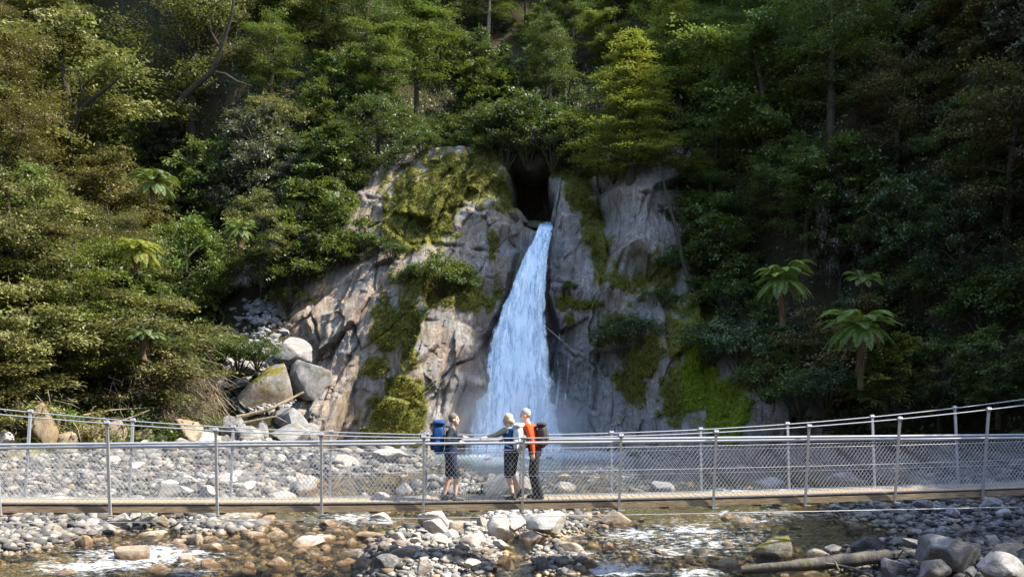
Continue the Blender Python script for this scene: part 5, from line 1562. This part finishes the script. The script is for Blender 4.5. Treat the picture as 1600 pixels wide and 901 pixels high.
class Body:
    """closed tubes and ellipsoids merged into one continuous skin by a voxel remesh"""
    def __init__(s): s.mb = MB()
    def limb(s, pts, rad, n=12):
        s.mb.tube(pts, rad, n)
        for p, r in ((pts[0], rad[0]), (pts[-1], rad[-1])): s.ball(p, (r, r, r))
        for p, r in zip(pts[1:-1], rad[1:-1]): s.ball(p, (r * .98,) * 3)
    def ball(s, c, r, rot=None, n=12):
        b = len(s.mb.v); c = Vector(c)
        vs = [Vector((0, 0, 1))] + [Vector((math.sin(math.pi * i / 8) * math.cos(2 * math.pi * j / n), math.sin(math.pi * i / 8) * math.sin(2 * math.pi * j / n), math.cos(math.pi * i / 8))) for i in range(1, 8) for j in range(n)] + [Vector((0, 0, -1))]
        for v in vs:
            q = Vector((v.x * r[0], v.y * r[1], v.z * r[2]))
            s.mb.v.append(c + (rot @ q if rot is not None else q))
        for j in range(n): s.mb.f.append((b, b + 1 + j, b + 1 + (j + 1) % n))
        for i in range(6):
            for j in range(n):
                a, d = b + 1 + i * n + j, b + 1 + i * n + (j + 1) % n
                s.mb.f.append((a, a + n, d + n, d))
        e = b + 1 + 7 * n
        for j in range(n): s.mb.f.append((e, b + 1 + 6 * n + (j + 1) % n, b + 1 + 6 * n + j))
    def loft(s, secs, n=18):
        """secs: centre, half depth (x), half width (y), in order"""
        b = len(s.mb.v)
        for c, rx, ry in secs:
            for k in range(n):
                a = 2 * math.pi * k / n
                s.mb.v.append(Vector(c) + Vector((math.cos(a) * rx, math.sin(a) * ry, 0)))
        for i in range(len(secs) - 1):
            for k in range(n):
                a, c = b + i * n + k, b + i * n + (k + 1) % n
                s.mb.f.append((a, c, c + n, a + n))
        s.mb.f.append(tuple(b + k for k in range(n))[::-1])
        e = b + (len(secs) - 1) * n
        s.mb.f.append(tuple(e + k for k in range(n)))
    def mesh(s, name, mat, vox=0.009, smooth=2):
        me0 = s.mb.mesh(name, mat, False)
        o = bpy.data.objects.new("tmp", me0); COL.objects.link(o)
        md = o.modifiers.new("r", 'REMESH'); md.mode = 'VOXEL'; md.voxel_size = vox
        if smooth:
            sm = o.modifiers.new("s", 'SMOOTH'); sm.factor = .5; sm.iterations = smooth
        dg = bpy.context.evaluated_depsgraph_get()
        me = bpy.data.meshes.new_from_object(o.evaluated_get(dg))
        bpy.data.objects.remove(o)
        me.name = name
        me.materials.clear(); me.materials.append(mat)
        me.polygons.foreach_set("use_smooth", [True] * len(me.polygons))
        return me

def ik(a, b, l1, l2, hint):
    a, b = Vector(a), Vector(b)
    d = b - a; L = min(d.length, (l1 + l2) * .995); u = d.normalized()
    x = (l1 * l1 - l2 * l2 + L * L) / (2 * L); h = math.sqrt(max(l1 * l1 - x * x, 0))
    w = Vector(hint); w = (w - u * w.dot(u)).normalized()
    return a + u * x + w * h, a + u * L

def hand(B, wrist, dirv, palm, curl=0.9):
    """palm, four fingers of different lengths that bend round what they hold, and a thumb from the side"""
    f = Vector(dirv).normalized(); pn = Vector(palm); pn = (pn - f * pn.dot(f)).normalized(); s = f.cross(pn)
    w = Vector(wrist)
    rot = Matrix((f, s, pn)).transposed()
    B.ball(w + f * .045, (.052, .041, .018), rot)
    for i, (o, ln) in enumerate(((-.030, .062), (-.010, .072), (.011, .068), (.030, .054))):
        k = w + f * .082 + s * o
        a = k + (f * math.cos(curl * .4) + pn * math.sin(curl * .4)) * ln * .5
        b = a + (f * math.cos(curl * 1.1) + pn * math.sin(curl * 1.1)) * ln * .32
        c = b + (f * math.cos(curl * 1.8) + pn * math.sin(curl * 1.8)) * ln * .28
        B.mb.tube([k - f * .02, k, a, b, c], [.0095, .0098, .0092, .0085, .0075], 7)
    t0 = w + f * .022 - s * .034
    t1 = t0 + (f * .6 - s * .7 + pn * .4).normalized() * .034
    t2 = t1 + (f * .85 - s * .1 + pn * .6).normalized() * .030
    B.mb.tube([t0 + s * .015, t0, t1, t2], [.013, .0125, .011, .009], 7)

def head(B, c, yaw, pitch=0.0, s=1.0):
    rot = Matrix.Rotation(yaw, 3, 'Z') @ Matrix.Rotation(pitch, 3, 'Y')
    c = Vector(c)
    def at(x, y, z): return c + rot @ (Vector((x, y, z)) * s)
    B.ball(at(-.012, 0, .022), (.098 * s, .076 * s, .098 * s), rot, 16)      # skull
    B.ball(at(.030, 0, -.045), (.066 * s, .058 * s, .078 * s), rot, 14)      # face
    B.ball(at(.066, 0, -.098), (.022 * s, .026 * s, .020 * s), rot)          # chin
    B.mb.tube([at(.082, 0, .012), at(.104, 0, -.030), at(.088, 0, -.040)], [.009 * s, .015 * s, .012 * s], 7)   # nose
    B.ball(at(.083, 0, -.068), (.012 * s, .022 * s, .009 * s), rot)          # lips
    B.ball(at(.080, 0, .022), (.014 * s, .048 * s, .010 * s), rot)           # brow
    for q in (-1, 1):
        B.ball(at(-.005, q * .076, -.018), (.022 * s, .009 * s, .032 * s), rot)   # ears
        B.ball(at(.045, q * .040, -.030), (.03 * s, .022 * s, .02 * s), rot)      # cheek
    return at, rot

def person(label, X, v, heading, H, hands, feet, lean_x, head_yaw, clothes, bare_calf, group="hikers standing on the bridge", head_pitch=0.0):
    """clothes: dict(top, sleeve, legs, shoe, hair, hairstyle). hands and feet are world offsets from the standing point"""
    base = bp(X, v, bz(X) + .012)
    Rz = Matrix.Rotation(heading, 3, 'Z'); inv = Rz.transposed()
    k = H / 1.75
    pel = Vector((lean_x * .25, 0, .95)) * k; wst = Vector((lean_x * .5, 0, 1.10)) * k; chs = Vector((lean_x * .8, 0, 1.30)) * k
    nek = Vector((lean_x * 1.15 + .0, 0, 1.47)) * k; hd = Vector((lean_x * 1.35 + .035, 0, 1.635)) * k
    sh = {q: Vector((lean_x, q * .185, 1.415)) * k for q in (1, -1)}
    hip = {q: Vector((lean_x * .2, q * .09, .93)) * k for q in (1, -1)}
    B = Body(); T = Body(); S = Body(); Lg = Body(); Sh = Body()
    torso = [(pel + Vector((0, 0, -.10)) * k, .10, .15), (pel, .115, .165), (wst, .10, .145), (chs, .115, .165), (chs + Vector((lean_x * .1, 0, .10)) * k, .10, .165), (nek + Vector((0, 0, -.05)) * k, .065, .10), (nek, .052, .055)]
    B.loft([(c, a * k, b * k) for c, a, b in torso])
    B.limb([nek - Vector((0, 0, .03)), hd - Vector((.01, 0, .05))], [.056 * k, .052 * k])
    at, hrot = head(B, hd, head_yaw, head_pitch, k)
    g = .016
    T.loft([(c, (a + g) * k, (b + g) * k) for c, a, b in torso[:-1]])
    T.limb([sh[1] * .98, sh[-1] * .98], [.075 * k, .075 * k])
    for q in (1, -1):
        hw = inv @ (Vector(hands[q][0]) - Vector((0, 0, 0)))
        el, wr = ik(sh[q], hw, .29 * k, .255 * k, inv @ Vector(hands[q][1]))
        B.limb([sh[q], el, wr], [.052 * k, .040 * k, .027 * k])
        hand(B, wr, (wr - el) if len(hands[q]) < 3 else inv @ Vector(hands[q][2]), inv @ Vector((0, 0, -1)) if hands[q][0][2] > 1.0 else inv @ Vector((0, 0.3, 0.2)))
        cuff = el.lerp(wr, .88)
        S.limb([sh[q], sh[q].lerp(el, .5), el, cuff], [.073 * k, .062 * k, .054 * k, .040 * k])
        ft = inv @ Vector(feet[q][0])
        ank = ft + Vector((-.02, 0, .085 * k + feet[q][1]))
        kn, an = ik(hip[q], ank, .44 * k, .42 * k, (1, 0, 0))
        B.limb([hip[q], hip[q].lerp(kn, .5), kn, kn.lerp(an, .35), an], [.088 * k, .076 * k, .056 * k, .054 * k, .036 * k])
        toe = feet[q][2] if len(feet[q]) > 2 else 0.0
        tr = Matrix.Rotation(toe, 3, 'Y')
        B.limb([an, an + tr @ Vector((.02, 0, -.05)), an + tr @ Vector((.15, 0, -.065))], [.036, .036, .03])
        Sh.limb([an + tr @ Vector((-.035, 0, -.045)), an + tr @ Vector((.07, 0, -.048)), an + tr @ Vector((.165, 0, -.056))], [.047, .046, .034])
        Sh.limb([an + Vector((0, 0, -.03)), an + Vector((0, 0, .03))], [.05, .048])
        if bare_calf:
            Lg.limb([hip[q], hip[q].lerp(kn, .5), hip[q].lerp(kn, .93)], [.112 * k, .103 * k, .094 * k])
        else:
            Lg.limb([hip[q], hip[q].lerp(kn, .5), kn, an + Vector((0, 0, .02))], [.108 * k, .094 * k, .074 * k, .060 * k])
    Lg.loft([(pel + Vector((0, 0, -.12)) * k, .118 * k, .172 * k), (pel, .134 * k, .184 * k), (wst + Vector((0, 0, -.04)) * k, .122 * k, .168 * k)])
    root = link("person", B.mesh("person", SKIN, .0075, 1), None, base, (0, 0, heading))
    tag(root, label, "person", group)
    link("top", T.mesh("top", clothes["top"], .011), root)
    link("sleeves", S.mesh("sleeves", clothes["sleeve"], .010), root)
    link("shorts" if bare_calf else "trousers", Lg.mesh("leg_wear", clothes["legs"], .011), root)
    link("shoes", Sh.mesh("shoes", clothes["shoe"], .009), root)
    Hb = Body()
    Hb.ball(at(-.022, 0, .038), (.100 * k, .083 * k, .098 * k), hrot, 16)
    Hb.ball(at(-.050, 0, .008), (.066 * k, .078 * k, .068 * k), hrot, 14)
    if clothes["style"] == "bun":
        Hb.ball(at(-.105, 0, -.045), (.055 * k, .055 * k, .058 * k), hrot, 12)
        Hb.ball(at(-.03, 0, -.005), (.085 * k, .086 * k, .085 * k), hrot, 14)
    link("hair", Hb.mesh("hair", clothes["hair"], .008, 1), root)
    E = MB()
    for q in (-1, 1):
        p_ = at(.078, q * .032, .0)
        E.tube([p_ - hrot @ Vector((.01, 0, 0)), p_ + hrot @ Vector((.008, 0, 0))], .009 * k, 8)
    link("eyes", E.mesh("eyes", EYE), root)
    return root, base, Rz, k, chs, sh

def backpack(label, pr, main, accent, h=.60, w=.34, d=.24, low=0.0):
    root_p, base, Rz, k, chs, sh = pr
    hd = root_p.rotation_euler[2]
    c = chs + Vector((-.115 * k - d / 2 - .015, 0, -.03 - low))
    root = empty("backpack", base + Rz @ c, (0, 0, hd))
    def block(name, cc, sz, mat, rnd=2, parent=root):
        bm = bmesh.new(); bmesh.ops.create_cube(bm, size=1.0)
        bmesh.ops.subdivide_edges(bm, edges=bm.edges[:], cuts=2, use_grid_fill=True)
        for v in bm.verts:
            q = v.co * 2
            r_ = 1 - .18 * (max(abs(q.x), abs(q.y)) ** 2) * (abs(q.z) ** 2) - .06 * abs(q.x * q.y)
            n_ = 1 + .05 * math.sin(q.x * 7 + q.z * 5 + cc[2] * 9) * (abs(q.x) < .9 or abs(q.z) < .9)
            v.co = Vector((cc[0] + v.co.x * sz[0] * r_ * n_, cc[1] + v.co.y * sz[1] * r_ * n_, cc[2] + v.co.z * sz[2] * r_))
        me = bpy.data.meshes.new(name); bm.to_mesh(me); bm.free()
        me.materials.append(mat)
        me.polygons.foreach_set("use_smooth", [True] * len(me.polygons))
        o = link(name, me, parent)
        ss = o.modifiers.new("s", 'SUBSURF'); ss.levels = 2; ss.render_levels = 2
        return o
    block("main_bag", (0, 0, 0), (d, w, h), main)
    block("lid", (.01, 0, h * .50), (d * 1.02, w * .92, h * .20), main)
    block("front_pocket", (-d * .50, 0, -h * .10), (d * .36, w * .72, h * .52), accent)
    for q in (-1, 1):
        block("side_pocket", (-.01, q * w * .52, -h * .22), (d * .55, w * .18, h * .40), accent)
        st = MB()
        a = Vector((d * .42, q * .09, h * .40)); b = Vector((d * .5 + .10 * k, q * .115, h * .38)); cc = Vector((d * .5 + .235 * k, q * .12, h * .10)); e = Vector((d * .5 + .16 * k, q * .15, -h * .22)); f = Vector((d * .45, q * .15, -h * .34))
        st.tube([a, b, b.lerp(cc, .4) + Vector((.02, 0, .03)), cc, e, f], [.018, .022, .022, .022, .018, .012], 6)
        link("shoulder_strap", st.mesh("shoulder_strap", accent), root)
    bt = MB()
    ring = [Vector((d * .5 + .105 * k + math.cos(t) * .155 * k, math.sin(t) * .195 * k, -h * .42)) for t in np.linspace(-2.6, 2.6, 20)]
    bt.tube(ring, .016, 6)
    link("hip_belt", bt.mesh("hip_belt", accent), root)
    return tag(root, label, "backpack", "backpacks worn by the hikers")

def wpt(x, y, Y, X, v):
    """photo pixel at distance Y as an offset from the standing point"""
    return P(x, y, Y) - bp(X, v, bz(X) + .012)
# left hiker, facing right, both hands on the rails
XA, vA = -2.53, .40
A = person("hiker in black jacket and dark shorts with a blue backpack, facing right", XA, vA, 0.10, 1.77,
           {-1: (wpt(719, 690, 17.95, XA, vA), (-.3, -.6, -.7), (1, -.1, -.1)), 1: (wpt(724, 682, 18.75, XA, vA), (-.2, .5, -.8), (1, .1, -.1))},
           {-1: ((.13, -.09, 0), 0), 1: ((-.13, .09, 0), 0)}, .03, -.12,
           dict(top=C_BLACK, sleeve=C_BLACK, legs=C_NAVY, shoe=C_TAN, hair=HAIR_BROWN, style="short"), True)
backpack("big blue backpack on the hiker at the left", A, C_BLUE, C_BLUE, .66, .36, .26, .03)
XB, vB = -1.28, .42
Bp = person("blond hiker with a bun and a pale backpack reaching for the near cable", XB, vB, math.radians(152), 1.76,
            {1: (wpt(757, 684, 17.95, XB, vB), (0, -.2, -1), (-1, -.25, -.05)), -1: ((-.30, .38, 1.16), (.2, .8, -.6), (-1, .2, -.2))},
            {1: ((.02, -.10, 0), 0), -1: ((.16, .10, 0.0), .05, .35)}, .05, .18,
            dict(top=C_BLUE2, sleeve=C_BLACK, legs=C_BLACK, shoe=C_SHOE, hair=HAIR_BLOND, style="bun"), True)
backpack("pale grey-white backpack on the blond hiker in the middle", Bp, C_WHITE, C_WHITE, .54, .32, .20, .02)
XC, vC = -.76, .45
Cp = person("grey-haired hiker in an orange top and dark trousers, facing left", XC, vC, math.radians(172), 1.86,
            {1: ((-.06, -.27, .93), (1, -.3, 0), (-.15, -.05, -1)), -1: ((-.34, .30, 1.18), (.3, .5, -.8), (-1, .1, -.1))},
            {1: ((.06, -.10, 0), 0), -1: ((-.05, .10, 0), 0)}, .15, .12,
            dict(top=C_ORANGE, sleeve=C_ORANGE, legs=C_BLACK, shoe=C_SHOE, hair=HAIR_GREY, style="short"), False, head_pitch=.12)
backpack("dark brown backpack on the hiker in orange", Cp, C_BROWN, C_BROWN, .50, .32, .20, .06)
# ------------------------------------------------------------------ tell look-alike plants apart by their order from the left
ORD = "first second third fourth fifth sixth seventh eighth ninth tenth eleventh twelfth thirteenth fourteenth fifteenth sixteenth seventeenth eighteenth nineteenth twentieth".split()
ORD += ["twenty-" + w for w in ORD[:9]] + ["thirtieth"] + ["thirty-" + w for w in ORD[:9]]
same = {}
for o in SC.objects:
    if o.parent is None and o.get("category") in ("tree", "shrub", "fern"):
        q = px(o.location)
        if q[0] < -40 or q[0] > 1640:
            o["label"] += ", beyond the picture's edge"
        else:
            same.setdefault(o["label"], []).append(o)
for lb, os_ in same.items():
    if len(os_) < 2 or len(os_) > len(ORD) or len(lb.split()) > 12: continue
    os_.sort(key=lambda o: px(o.location)[0])
    for i, o in enumerate(os_):
        o["label"] = f"{lb}, {ORD[i]} from the left"
